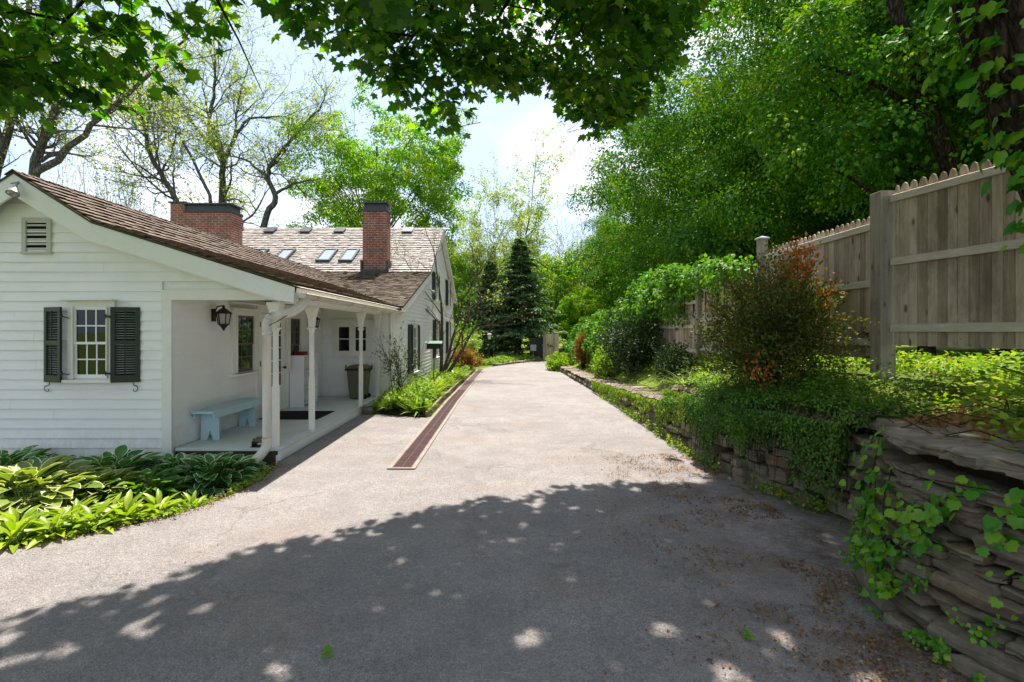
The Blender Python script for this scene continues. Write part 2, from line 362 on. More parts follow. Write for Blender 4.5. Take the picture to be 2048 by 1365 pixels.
# ------------------------------------------------------------------ camera, light, sky
cd = bpy.data.cameras.new('camera'); cam = bpy.data.objects.new('camera', cd); COL.objects.link(cam)
cd.sensor_width = 36.0; cd.lens = 36.0*1000/2048; cd.shift_x = 13/2048; cd.shift_y = -20.5/2048
cd.clip_start = 0.05; cd.clip_end = 3000
cam.location = (0,0,EYE); cam.rotation_euler = (R(90),0,0); scene.camera = cam
SUN_EL, SUN_AZ = 64.0, 6.0          # sun ahead of the lens and a little to the right
sv = Vector((math.cos(R(SUN_EL))*math.sin(R(SUN_AZ)), math.cos(R(SUN_EL))*math.cos(R(SUN_AZ)), math.sin(R(SUN_EL))))
KX, KY = sv.x/sv.z, sv.y/sv.z          # how far a shadow falls per metre of height
sd = bpy.data.lights.new('sun', 'SUN'); sun = bpy.data.objects.new('sun', sd); COL.objects.link(sun)
sd.energy = 5.0; sd.angle = R(0.53); sd.color = (1.0,0.935,0.835)
sun.rotation_euler = sv.to_track_quat('Z', 'Y').to_euler()
w = bpy.data.worlds.new('World'); scene.world = w; w.use_nodes = True
nt = w.node_tree; nt.nodes.clear()
wo = nt.nodes.new('ShaderNodeOutputWorld'); bg = nt.nodes.new('ShaderNodeBackground')
sky = N(nt, 'ShaderNodeTexSky', sky_type='NISHITA', sun_disc=False)
sky.sun_elevation = R(SUN_EL); sky.sun_rotation = R(SUN_AZ); sky.altitude = 100; sky.air_density = 1.0; sky.dust_density = 2.0; sky.ozone_density = 1.0
tc = N(nt, 'ShaderNodeTexCoord'); mp = N(nt, 'ShaderNodeMapping'); mp.inputs['Scale'].default_value = (1,1,2.2); mp.inputs['Location'].default_value = (0.35,0.2,0.1)
L(nt, tc.outputs['Generated'], mp.inputs['Vector'])
cl = noise_tex(nt, mp.outputs['Vector'], 2.6, 8, 0.55)
cm = ramp(nt, cl, [(0.44, (0,0,0)), (0.60, (1,1,1))])
pale = mixc(nt, 0.62, sky.outputs['Color'], (3.7,4.6,6.5))
L(nt, mixc(nt, cm, pale, (5.7,5.85,6.2)), bg.inputs['Color'])
bg.inputs['Strength'].default_value = 0.1
L(nt, bg.outputs[0], wo.inputs['Surface'])
scene.view_settings.view_transform = 'Standard'; scene.view_settings.look = 'None'
scene.view_settings.exposure = 1.22; scene.view_settings.gamma = 1.0; scene.view_settings.use_curve_mapping = False
scene.cycles.max_bounces = 8; scene.cycles.diffuse_bounces = 4; scene.cycles.transmission_bounces = 6; scene.cycles.glossy_bounces = 3
scene.cycles.use_denoising = True; scene.cycles.sample_clamp_indirect = 6.0

# ------------------------------------------------------------------ ground and drive
def pl(x, pts):
    xs = [p[0] for p in pts]; ys = [p[1] for p in pts]
    return float(np.interp(x, xs, ys))
def drive_z(y): return pl(y, [(-5,0),(13,0),(28,-0.3225),(36,-0.38),(200,-0.38)])
WALLX = [(-4,5.0),(0.8,3.75),(1.6,3.05),(2.2,2.66),(2.7,2.46),(3.2,2.42),(3.6,2.56),(4.0,2.9),(4.5,3.26),(4.9,3.26),(5.4,3.04),(6.04,2.84),(7.2,2.74),(12,2.72),(26,2.80),(40,3.3),(200,3.3)]
def wall_x(y): return pl(y, WALLX)
def wall_top(y): return pl(y, [(-4,1.12),(4.1,1.12),(4.5,0.97),(8.55,0.86),(8.75,0.60),(12,0.46),(18,0.18),(26,-0.02),(34,-0.3),(200,-0.35)])
def smooth(a, b, x):
    t = min(1, max(0, (x-a)/(b-a))); return t*t*(3-2*t)
def bank_z(s, y):          # s = metres behind the wall's foot
    top = wall_top(y); far = pl(y, [(-4,1.42),(6,1.40),(9,1.22),(14,1.05),(20,0.75),(30,0.2),(45,0.0),(200,0.0)])
    return top - 0.06 + (far - top)*smooth(0.3, 1.7, s) + 0.06*max(0, s-3)*0.3
def ground_z(x, y):
    s = x - wall_x(y); base = drive_z(y) - 0.05
    if s > 0.43:
        z = bank_z(s, y)
        return z + 0.05*noise.noise(Vector((x*0.8, y*0.8, 0)))
    if x < -2.9 and 4.0 < y < 40: base -= 0.13*smooth(4.3, 6.6, y)
    if x < -3.2: base -= 0.0
    return base
def sheet(name, rows, mat, kind='structure'):
    mb = MB(); m = len(rows[0])
    vs = [p for r in rows for p in r]
    fs = [(i*m+j, i*m+j+1, (i+1)*m+j+1, (i+1)*m+j) for i in range(len(rows)-1) for j in range(m-1)]
    mb.add(vs, fs, True); o = mb.build(name, mat); return tag(o, kind=kind)
def ground_mat():
    m, nt, out = node_mat('earth_and_turf')
    v = coords(nt); f = noise_tex(nt, v, 0.35, 6, 0.65); f2 = noise_tex(nt, v, 9, 6, 0.7)
    c = ramp(nt, f, [(0.35, (0.10,0.145,0.022)), (0.62, (0.16,0.225,0.026))])
    c = mixc(nt, ramp(nt, f2, [(0.45, (0,0,0)), (0.75, (0.8,0.8,0.8))]), c, (0.045,0.033,0.02))
    principled(nt, out, c, 0.95, 0.05, 0, f2, 1.0, 0.05); return m
def soil_mat():
    m, nt, out = node_mat('dark_leafy_soil')
    v = coords(nt); f = noise_tex(nt, v, 14, 8, 0.75)
    c = ramp(nt, f, [(0.35, (0.018,0.013,0.009)), (0.7, (0.085,0.06,0.036))])
    principled(nt, out, c, 0.95, 0.05, 0, f, 1.0, 0.04); return m
M['ground'] = ground_mat(); M['soil'] = soil_mat()
ss = [-900,-300,-120,-60,-35,-22,-16,-12,-9,-7,-6,-5,-4,-3,-2,-1,-0.3,0.02,0.40,0.46,0.6,0.8,1.1,1.4,1.8,2.3,3,4,5,6.5,8.5,11,15,20,30,50,90,200,500,900]
ys = [-600,-200,-60,-20,-8,-4,-2,0] + [0.5+0.5*i for i in range(54)] + [28,29.5,31,33,35,38,42,47,55,65,80,110,160,300,600,1200]
rows = []
for y in ys:
    rows.append([(wall_x(y)+s, y, ground_z(wall_x(y)+s, y) + (0.02*max(0,s-12) if s > 12 and s < 60 else (0.02*48 if s >= 60 else 0))) for s in ss])
sheet('ground', rows, M['ground'])

DR_LEFT = [(-6,-16),(3.2,-16),(3.55,-8.5),(4.13,-4.25),(4.55,-3.7),(4.9,-3.32),(5.5,-3.06),(6.14,-2.98),(6.9,-3.17),(10.95,-3.17),(11.0,-2.72),(10.62+0.45,-2.2),(11.15,-1.53),(27.9,-1.5),(29,-1.2),(31,-0.6),(34,1.0),(38,3.3)]
# front edge of the bed by the house slants, so build the rows around it
def drive_left(y):
    if y < 10.6: return pl(y, [(-6,-16),(3.2,-16),(3.55,-8.5),(4.13,-4.25),(4.55,-3.7),(4.9,-3.32),(5.5,-3.06),(6.14,-2.98),(6.9,-3.15),(10.6,-3.15)])
    if y < 11.0: return pl(y, [(10.6,-1.56),(11.0,-1.56)])
    return pl(y, [(11.0,-1.56),(27.6,-1.56),(28.6,-1.25),(30.5,-0.7),(33,0.5),(35.5,1.7),(38,3.0)])
def asphalt_mat():
    m, nt, out = node_mat('worn_asphalt')
    v = coords(nt)
    big = noise_tex(nt, v, 0.45, 6, 0.6); mid = noise_tex(nt, v, 2.6, 6, 0.7); fine = noise_tex(nt, v, 150, 3, 0.75)
    vo = N(nt, 'ShaderNodeTexVoronoi'); vo.inputs['Scale'].default_value = 95; L(nt, v, vo.inputs['Vector'])
    c = ramp(nt, big, [(0.3, (0.234,0.217,0.210)), (0.7, (0.312,0.289,0.280))])
    c = mixc(nt, 0.55, c, ramp(nt, mid, [(0.35, (0.72,0.72,0.74)), (0.65, (1.12,1.1,1.08))]), 'MULTIPLY')
    c = mixc(nt, 0.8, c, ramp(nt, fine, [(0.36, (0.45,0.45,0.47)), (0.52, (1,1,1)), (0.72, (1.5,1.46,1.42))]), 'MULTIPLY')
    c = mixc(nt, 0.38, c, ramp(nt, vo.outputs['Color'], [(0.15, (0.6,0.6,0.62)), (0.8, (1.25,1.22,1.2))]), 'MULTIPLY')
    grit = noise_tex(nt, v, 48, 3, 0.8); coarse = noise_tex(nt, v, 19, 5, 0.75)
    c = mixc(nt, 0.5, c, ramp(nt, grit, [(0.34, (0.5,0.5,0.53)), (0.5, (1,1,1)), (0.68, (1.35,1.32,1.3))]), 'MULTIPLY')
    c = mixc(nt, 0.5, c, ramp(nt, coarse, [(0.34, (0.65,0.65,0.67)), (0.62, (1.12,1.11,1.1))]), 'MULTIPLY')
    # brown leaf stain drifting against the stone wall, faint rusty wash elsewhere
    sp = N(nt, 'ShaderNodeSeparateXYZ'); L(nt, v, sp.inputs[0])
    edge = N(nt, 'ShaderNodeMapRange'); edge.inputs['From Min'].default_value = 0.6; edge.inputs['From Max'].default_value = 2.7
    L(nt, sp.outputs[0], edge.inputs['Value'])
    nearer = N(nt, 'ShaderNodeMapRange'); nearer.inputs['From Min'].default_value = 9.0; nearer.inputs['From Max'].default_value = 5.0
    L(nt, sp.outputs[1], nearer.inputs['Value'])
    st = noise_tex(nt, v, 1.9, 7, 0.75)
    k = math_node(nt, 'MULTIPLY', math_node(nt, 'MULTIPLY', edge.outputs[0], nearer.outputs[0]), ramp(nt, st, [(0.44, (0,0,0)), (0.62, (1,1,1))]))
    c = mixc(nt, math_node(nt, 'MULTIPLY', k, 0.75), c, (0.075,0.042,0.024))
    st2 = noise_tex(nt, v, 0.8, 7, 0.7)
    c = mixc(nt, math_node(nt, 'MULTIPLY', ramp(nt, st2, [(0.52, (0,0,0)), (0.72, (1,1,1))]), 0.45), c, (0.22,0.15,0.11))
    # hairline cracks
    cr = N(nt, 'ShaderNodeTexVoronoi', feature='DISTANCE_TO_EDGE'); cr.inputs['Scale'].default_value = 0.42
    wv = N(nt, 'ShaderNodeVectorMath', operation='ADD'); nv = N(nt, 'ShaderNodeTexNoise'); nv.inputs['Scale'].default_value = 2.2; nv.inputs['Detail'].default_value = 6
    L(nt, v, nv.inputs['Vector']); L(nt, v, wv.inputs[0]); L(nt, nv.outputs['Color'], wv.inputs[1]); L(nt, wv.outputs[0], cr.inputs['Vector'])
    brk = noise_tex(nt, v, 0.7, 3)
    crack = math_node(nt, 'MULTIPLY', ramp(nt, cr.outputs['Distance'], [(0.0, (1,1,1)), (0.016, (0,0,0))]), ramp(nt, brk, [(0.50, (0,0,0)), (0.58, (1,1,1))]))
    c = mixc(nt, math_node(nt, 'MULTIPLY', crack, 0.4), c, (0.09,0.075,0.06))
    h = math_node(nt, 'ADD', vo.outputs['Distance'], math_node(nt, 'MULTIPLY', fine, 0.8))
    principled(nt, out, c, 0.88, 0.22, 0, h, 0.85, 0.008); return m
M['asphalt'] = asphalt_mat()
rows = []
yy = sorted(set([-6,-3,-1,0,1,2,2.6,3.2,3.35,3.55,3.75,3.95,4.13,4.35,4.55,4.75,4.9,5.2,5.5,5.8,6.14,6.5,6.9,8,9,10,10.59,10.601,11,12,13] + [13+0.75*i for i in range(20)] + [27.6,28.1,28.6,29.5,30.5,31.7,33,34.2,35.5,36.7,38]))
for y in yy:
    l = drive_left(y); r = max(l+0.05, min(wall_x(y)+0.12, 3.1 if y > 28 else 99))
    rows.append([(l+(r-l)*t, y, drive_z(y) + 0.012*noise.noise(Vector(((l+(r-l)*t)*0.6, y*0.6, 3)))) for t in np.linspace(0,1,25)])
sheet('driveway', rows, M['asphalt'])
# small strip between the porch and the bed front
rows = [[(-3.16,y,drive_z(y)+0.004),(pl(y,[(10.58,-1.56),(11.0,-2.84)]),y,drive_z(y)+0.004)] for y in (10.58,10.7,10.8,10.9,11.0)]
sheet('driveway_apron', rows, M['asphalt'])
# planting soil along the house and by the porch
rows = []
for y in [10.55,10.8,11.1,11.6,12.2] + [13+i for i in range(16)]:
    l = pl(y, [(10.5,-1.75),(11.0,-2.95),(40,-2.95)]); r = -1.66
    rows.append([(l+(r-l)*t, y, drive_z(y) + 0.03 + 0.09*math.sin(math.pi*min(1,0.15+t*0.85))*smooth(10.5,11.6,y)) for t in np.linspace(0,1,6)])
sheet('soil', rows, M['soil'])
rows = [[(x, y, ground_z(x,y) + 0.03 + 0.05*noise.noise(Vector((x*1.5,y*1.5,9)))) for x in np.linspace(-12, pl(y, [(3.5,-9.2),(4.13,-4.3),(4.9,-3.4),(6.14,-3.03),(7.1,-3.22)]), 24)] for y in np.linspace(3.55,7.3,12)]
sheet('soil', rows, M['soil'])
# ------------------------------------------------------------------ the house
HX, HY = -4.72, 12.8           # porch back wall plane, main house front plane
house = thing('house', (-7, 14, 0), 'long white clapboard farmhouse with shingle roofs, brick chimneys and open corner porch', 'house')
RX, RZ = -6.74, 4.02
WP = [(-6.74,4.02),(-5.67,3.34),(-2.86,2.47)]          # wing roof, ridge to eave (x, z)
MP = [(22.3,6.40),(18.2,3.96),(13.3,2.47)]             # main roof front slope (y, z)
MBK = [(22.3,6.40),(28.4,3.55)]                         # main roof rear slope
MX0, MX1 = -16.5, -2.72
def wing_z(x):
    d = abs(x - RX); return pl(d, [(0,4.02),(1.07,3.34),(3.88,2.47),(6,1.8)])
def main_z(y):
    return pl(y, [(10,1.47),(13.3,2.47),(18.2,3.96),(22.3,6.40),(28.4,3.55),(30,2.8)])
def valley_y(z): return 13.3 + (z-2.47)/0.304

jrng = np.random.default_rng(19)
def clap(mb, fr, a0f, a1f, z0, z1, ex=0.138, depth=0.022):
    z = z0
    while z < z1 - 0.01:
        zt = min(z+ex, z1); a0 = max(a0f(z), a0f(zt)); a1 = min(a1f(z), a1f(zt))
        cuts = [a0]
        while a1 - cuts[-1] > 2.2: cuts.append(cuts[-1] + jrng.uniform(0.8, 2.6))
        cuts = [q for q in cuts if q < a1 - 0.25] + [a1]
        for a0, a1 in zip([q + (0.0015 if i else 0) for i, q in enumerate(cuts[:-1])], [q - 0.0015 for q in cuts[1:-1]] + [a1]):
          if a1 - a0 > 0.03:
            p = fr.p; d = depth*jrng.uniform(0.9, 1.1)
            mb.add([p(a0,z,0),p(a1,z,0),p(a1,z,d),p(a0,z,d),p(a0,zt,0.003),p(a1,zt,0.003)],
                   [(0,1,2,3),(3,2,5,4),(0,3,4),(1,5,2),(0,4,5,1)])
        z += ex
front = Frame((0,7.06,0),(1,0,0),(0,-1,0))
porchback = Frame((HX,0,0),(0,1,0),(1,0,0))
endwall = Frame((0,HY,0),(1,0,0),(0,-1,0))
gable = Frame((-2.95,0,0),(0,1,0),(1,0,0))
mb = MB()
rl = lambda z: RX - pl(4.02-z, [(0,0),(0.68,1.07),(1.55,3.88)]) + 0.12
rr = lambda z: RX + pl(4.02-z, [(0,0),(0.68,1.07),(1.55,3.88)]) - 0.12
clap(mb, front, lambda z: max(-10.35, rl(z+0.1)), lambda z: -4.84 if z < 2.41 else rr(z+0.1), -0.097, 3.86)
clap(mb, porchback, lambda y: 7.08, lambda y: HY, 0.17, 2.40, 0.138, 0.015)
clap(mb, endwall, lambda z: HX, lambda z: -3.22, 0.17, 2.40, 0.138, 0.014)
clap(mb, gable, lambda z: max(13.02, pl(z, [(2.2,13.0),(2.3,13.6),(3.7,18.2),(6.1,22.3)])), lambda z: min(27.9, pl(z, [(3.3,28.1),(6.1,22.3)])), -0.35, 6.1, 0.125, 0.02)
clap(mb, Frame((-10.4,0,0),(0,1,0),(-1,0,0)), lambda y: 7.06, lambda y: HY, -0.1, 2.3)
mb.build('wall', M['siding'], house)
mb = MB()      # body behind the boards
mb.prism([(-10.4,7.07,-0.097),(-4.73,7.07,-0.097),(-4.73,7.07,2.30),(-3.3,7.07,2.30),(RX+1.07,7.07,3.24),(RX,7.07,3.90),(RX-1.07,7.07,3.24),(-10.4,7.07,2.35)], (0,0.12,0))
mb.box(-10.39, HX-0.003, 7.19, HY-0.002, -0.1, 2.3)
mb.prism([(-2.953,HY+0.004,-0.4),(-2.953,28.0,-0.4),(-2.953,28.0,3.5),(-2.953,22.3,6.18),(-2.953,18.2,3.8),(-2.953,13.6,2.4),(-2.953,HY+0.004,2.3)], (-13.4,0,0))
mb.build('wall_core', M['white'], house)
mb = MB(); mb.box(-10.42,-4.74,7.085,7.3,-0.5,-0.1); mb.box(-3.1,-2.97,12.75,28.0,-0.6,-0.36)
mb.build('foundation', M['foundation'], house)
# corner boards, frieze, beam, ceiling
for fr_, args, nm in ((front,(-4.838,-4.70,-0.10,2.262,-0.02,0.028),'corner_board'),(front,(-4.85,-3.06,2.262,2.41,-0.10,0.026),'frieze_board'),
    (porchback,(12.74,HY-0.02,0.17,2.4,0.0,0.03),'corner_board'),(endwall,(-3.22,-2.952,-0.1,2.40,-0.1,0.03),'corner_board'),
    (gable,(12.77,13.03,-0.3,2.36,-0.02,0.027),'corner_board'),(gable,(27.88,28.02,-0.35,3.4,-0.02,0.03),'corner_board')):
    mb = MB(); fr_.box(mb, *args); mb.build(nm, M['trim'], house, 0.004)
mb = MB(); mb.box(-3.345,-3.155,7.165,HY-0.035,2.24,2.42); mb.build('porch_beam', M['trim'], house, 0.005)
mb = MB(); mb.box(HX+0.03,-3.34,7.17,HY-0.02,2.425,2.46); mb.build('porch_ceiling', M['trim'], house)
mb = MB()
mb.box(-3.15,-2.90,6.92,HY+0.45,2.335,2.36); mb.box(-2.90,-2.872,6.92,HY+0.5,2.27,2.425)
mb.build('eave_board', M['trim'], house, 0.004)

# rake board of the wing gable
def rake(mb, pts_top, pts_bot, y0, y1):
    n = len(pts_top)
    for i in range(n-1):
        a, b, c, d = pts_top[i], pts_top[i+1], pts_bot[i+1], pts_bot[i]
        mb.prism([(d[0],y0,d[1]),(c[0],y0,c[1]),(b[0],y0,b[1]),(a[0],y0,a[1])], (0,y1-y0,0))
top = [(RX,3.985),(-5.67,3.302),(-2.90,2.43)]
bot = [(RX,3.69),(-5.75,3.075),(-3.10,2.245)]
mb = MB()
rake(mb, top, bot, 6.85, 6.885)
mb.prism([(-3.10,6.85,2.245),(-2.90,6.85,2.215),(-2.90,6.85,2.43)], (0,0.035,0))
rake(mb, [(2*RX-x,z) for x,z in top][::-1], [(2*RX-x,z) for x,z in bot][::-1], 6.85, 6.885)
rake(mb, bot, [(x,z-0.02) for x,z in bot], 6.886, 7.05)
mb.build('rake_board', M['white'], house, 0.003)
# rake of the main gable
def rake_y(mb, top, h, x0, x1):
    for i in range(len(top)-1):
        (y0,z0),(y1,z1) = top[i], top[i+1]
        mb.prism([(x0,y0,z0-h),(x0,y1,z1-h),(x0,y1,z1),(x0,y0,z0)], (x1-x0,0,0))
mb = MB()
rake_y(mb, [(13.32,2.44),(18.2,3.925),(22.3,6.365),(28.4,3.515)], 0.20, MX1-0.05, MX1-0.015)
rake_y(mb, [(13.32,2.33),(18.2,3.815),(22.3,6.255),(28.4,3.405)], 0.02, -2.945, MX1-0.052)
mb.build('rake_board', M['white'], house)

# shingle roofs
rng = np.random.default_rng(3)
def shingles(mb, prof, ex, lo, hi, place, jag=0.006, thick=0.024):
    """prof: distance->(u, z) along slope from eave up; place(axis, u, z) gives a point; lo/hi axis limits by height."""
    seg = []; tot = 0
    for i in range(len(prof)-1):
        d = math.hypot(prof[i+1][0]-prof[i][0], prof[i+1][1]-prof[i][1]); seg.append((tot, d, prof[i], prof[i+1])); tot += d
    def at(s):
        for t0, d, a, b in seg:
            if s <= t0+d or (t0, d, a, b) == seg[-1]:
                k = (s-t0)/d; nx, nz = -(b[1]-a[1])/d, (b[0]-a[0])/d
                if nz < 0: nx, nz = -nx, -nz
                return a[0]+(b[0]-a[0])*k, a[1]+(b[1]-a[1])*k, nx, nz
    s = 0.0
    while s < tot - 0.02:
        z = at(s)[1]; a0, a1 = lo(z), hi(z)
        a = a0 + rng.uniform(0,0.08)
        while a < a1:
            w_ = rng.uniform(0.09,0.2); b = min(a+w_, a1)
            sl = s + rng.normal(0, jag); su = min(s+ex*1.25, tot)
            t = thick*rng.uniform(0.75,1.35)
            u0,z0,n0,m0 = at(sl); u1,z1,n1,m1 = at(su); g = 0.003
            v0,y0_,_,_ = at(min(sl+thick*1.1,tot)); p = [place(a+g,v0,y0_), place(b-g,v0,y0_), place(b-g,u0+n0*t,z0+m0*t), place(a+g,u0+n0*t,z0+m0*t),
                 place(b-g,u1+n1*0.002,z1+m1*0.002), place(a+g,u1+n1*0.002,z1+m1*0.002)]
            mb.add(p, [(0,1,2,3),(3,2,4,5),(0,3,5),(1,4,2)])
            a = b
        s += ex
hi_v = lambda z: valley_y(z) + 0.10
lo_w = lambda z: 6.83 + rng.normal(0,0.004)
def wing_side(mb, sgn, prof, split=None):
    shingles(mb, prof, 0.15, lo_w, hi_v, lambda a,u,z: (RX + sgn*u, a, z), 0.006, 0.028)
pr = [(3.88,2.47),(1.07,3.34),(0,4.02)]
s_k = [(3.88,2.47),(2.95,2.758)]; s_u = [(2.95,2.758),(1.07,3.34),(0,4.02)]
mb = MB(); wing_side(mb, 1, s_u); wing_side(mb, -1, pr)
# ridge caps of the wing
y = 6.83
while y < 18.0:
    for sg in (1,-1):
        mb.add([(RX,y,4.045),(RX+sg*0.12,y,3.965),(RX+sg*0.12,y+0.3,3.945),(RX,y+0.3,4.022)], [(0,1,2,3)])
    y += 0.14
roofw = mb.build('roof', M['shingle_wing'], house)
mb = MB(); wing_side(mb, 1, s_k); mb.build('roof_eave_course', M['shingle_mossy'], roofw)
def zlow(a): return 0
mb = MB()
shingles(mb, [(18.2,3.96),(22.3,6.40)], 0.20, lambda z: MX0, lambda z: MX1, lambda a,u,z: (a,u,z), 0.007, 0.036)
x = MX0
while x < MX1-0.05:
    mb.add([(x,22.3,6.425),(x+0.3,22.3,6.41),(x+0.3,22.18,6.335),(x,22.18,6.345)], [(0,1,2,3)])
    x += 0.14
roofm = mb.build('roof', M['shingle'], house)
mb = MB()
shingles(mb, [(13.3,2.47),(18.25,3.975)], 0.14, lambda z: RX + pl(4.05-z, [(0,0),(0.7,1.07),(1.58,3.88)]) - 0.25 if z < 4.0 else -7.2, lambda z: MX1, lambda a,u,z: (a,u,z))
mb.build('roof_eave_course', M['shingle_mossy'], roofm)
# sheathing under the shingles
mb = MB()
def slab(p, n=(0,0,-0.03)): mb.prism(p, n)
for sg in (1,-1):
    ax = lambda d: RX + sg*d
    slab([(ax(0),6.84,4.012),(ax(1.07),6.84,3.332),(ax(1.07),valley_y(3.34)+0.2,3.332),(ax(0),valley_y(4.02)+0.2,4.012)])
    slab([(ax(1.07),6.84,3.332),(ax(3.87),6.84,2.462),(ax(3.87),valley_y(2.47)+0.2,2.462),(ax(1.07),valley_y(3.34)+0.2,3.332)])
x0, x1 = MX0, MX1-0.005
slab([(x0,13.31,2.466),(x1,13.31,2.466),(x1,18.2,3.952),(x0,18.2,3.952)])
slab([(x0,18.2,3.952),(x1,18.2,3.952),(x1,22.3,6.39),(x0,22.3,6.39)])
slab([(x0,22.3,6.39),(x1,22.3,6.39),(x1,28.4,3.54),(x0,28.4,3.54)])
mb.build('roof_sheathing', M['oldwood'], house)

# gutter along the porch eave
mb = MB(); n = 10; prof = []
gx, gz = -2.775, 2.335
def gut(r): return [(gx + r*math.cos(a), gz + r*math.sin(a)) for a in np.linspace(math.pi, 2*math.pi, n)]
o_, i_ = gut(0.066), gut(0.060)
y0, y1 = 6.80, 13.42
loop = o_ + i_[::-1]; m = len(loop)
mb.add([(x,y0,z) for x,z in loop] + [(x,y1,z-0.0) for x,z in loop], [(k,(k+1)%m,m+(k+1)%m,m+k) for k in range(m)] + [(k,k+1,m-2-k,m-1-k) for k in range(n-1)] , True)
mb.add([(x,y1,z) for x,z in o_], [tuple(range(n))])
mb.add([(x,y0+0.004,z) for x,z in o_], [tuple(range(n))])
mb.tube([(gx+0.066,y0,gz),(gx+0.066,y1,gz)], 0.009, 6)
g = mb.build('gutter', M['spout'], house)
for k in range(8):
    y = 7.25 + k*0.82; b = MB()
    rr_ = [(gx + 0.071*math.cos(a), y, gz + 0.071*math.sin(a)) for a in np.linspace(math.pi*0.97, math.pi*2.05, 9)]
    b.tube(rr_, 0.007, 5); b.build('gutter_strap', M['spout'], g)
mb = MB(); mb.hexa([(-2.90,6.83,2.452),(-2.795,6.83,2.418),(-2.795,13.42,2.418),(-2.90,13.42,2.452),(-2.90,6.83,2.458),(-2.795,6.83,2.424),(-2.795,13.42,2.424),(-2.90,13.42,2.458)]); mb.build('sun_gap_strip', M['spout'], g)  # added strip, blocks the sun between roof edge and gutter
# downspout with ribbed elbows
def spline(P, k=8):
    P = [Vector(p) for p in P]; P = [P[0]*2-P[1]] + P + [P[-1]*2-P[-2]]; out = []
    for i in range(1, len(P)-2):
        for t in np.linspace(0,1,k,endpoint=False):
            a,b,c,d = P[i-1:i+3]
            out.append(0.5*((2*b)+(c-a)*t+(2*a-5*b+4*c-d)*t*t+(3*b-a-3*c+d)*t**3))
    return out + [P[-2]]
def ribbed(pts, r):
    path = spline(pts, 14); return path, [r*(1.07 if i % 2 else 0.97) for i in range(len(path))]
mb = MB()
a, ra = ribbed([(-2.80,7.0,2.30),(-2.83,6.96,2.20),(-2.93,6.90,2.10),(-3.06,6.86,2.055)], 0.062); mb.tube(a, ra, 16)
mb.tube([(-3.06,6.86,2.055),(-3.19,6.82,2.02)], 0.058, 14)
a, ra = ribbed([(-3.18,6.822,2.022),(-3.225,6.81,1.985),(-3.245,6.80,1.90),(-3.245,6.80,1.82)], 0.062); mb.tube(a, ra, 16)
mb.build('downspout_elbow', M['spout'], house)
mb = MB()
a, ra = ribbed([(-3.245,6.80,0.36),(-3.25,6.795,0.26),(-3.31,6.76,0.15),(-3.385,6.72,0.06),(-3.40,6.70,-0.05),(-3.395,6.70,-0.14)], 0.062); mb.tube(a, ra, 16)
ds = mb.build('downspout', M['spout'], house)
mb = MB(); mb.tube([(-3.245,6.80,1.84),(-3.245,6.80,0.34)], 0.0585, 18)
for z in (1.80,0.36): mb.tube([(-3.245,6.80,z-0.03),(-3.245,6.80,z+0.03)], 0.062, 18)
mb.build('downspout_pipe', M['spout'], ds)
mb = MB(); mb.tube(spline([(-2.79,6.99,2.33),(-2.90,6.88,2.12),(-3.05,6.80,1.99),(-3.20,6.76,1.90)],5), 0.006, 5); mb.build('cable', M['black'], house)

# porch floor, posts
mb = MB(); x = HX+0.04
while x < -3.19:
    mb.box(x, min(x+0.098,-3.165), 7.085, HY-0.05, 0.125, 0.168); x += 0.1
pf = mb.build('porch_floor', M['floor'], house, 0.003)
mb = MB(); mb.box(-3.235,-3.195,7.10,HY-0.05,-0.02,0.12); mb.box(-3.26,-3.235,7.095,HY-0.05,-0.1,0.06); mb.build('porch_skirt', M['white'], pf, 0.004)
mb = MB(); mb.box(-4.69,-3.262,7.11,7.20,-0.4,0.122); mb.build('porch_sill_timber', M['oldwood'], pf)
PX = -3.245
prof_ = [(0.066,0.168),(0.066,0.98),(0.0655,1.0),(0.054,1.07),(0.052,1.80),(0.058,1.825),(0.072,1.85),(0.098,1.858),(0.098,1.882),(0.068,1.885),(0.068,2.02),(0.074,2.05),(0.092,2.12),(0.108,2.16),(0.108,2.18),(0.122,2.185),(0.122,2.238)]
for y,PX in ((7.16,-3.29),(8.42,-3.262),(11.12,-3.215),(12.62,-3.225)):
    mb = MB(); mb.square(PX, y, [(h*(0.62 if z < 2.0 else 0.76),z) for h,z in prof_]); mb.build('porch_post', M['trim'], house, 0.006)

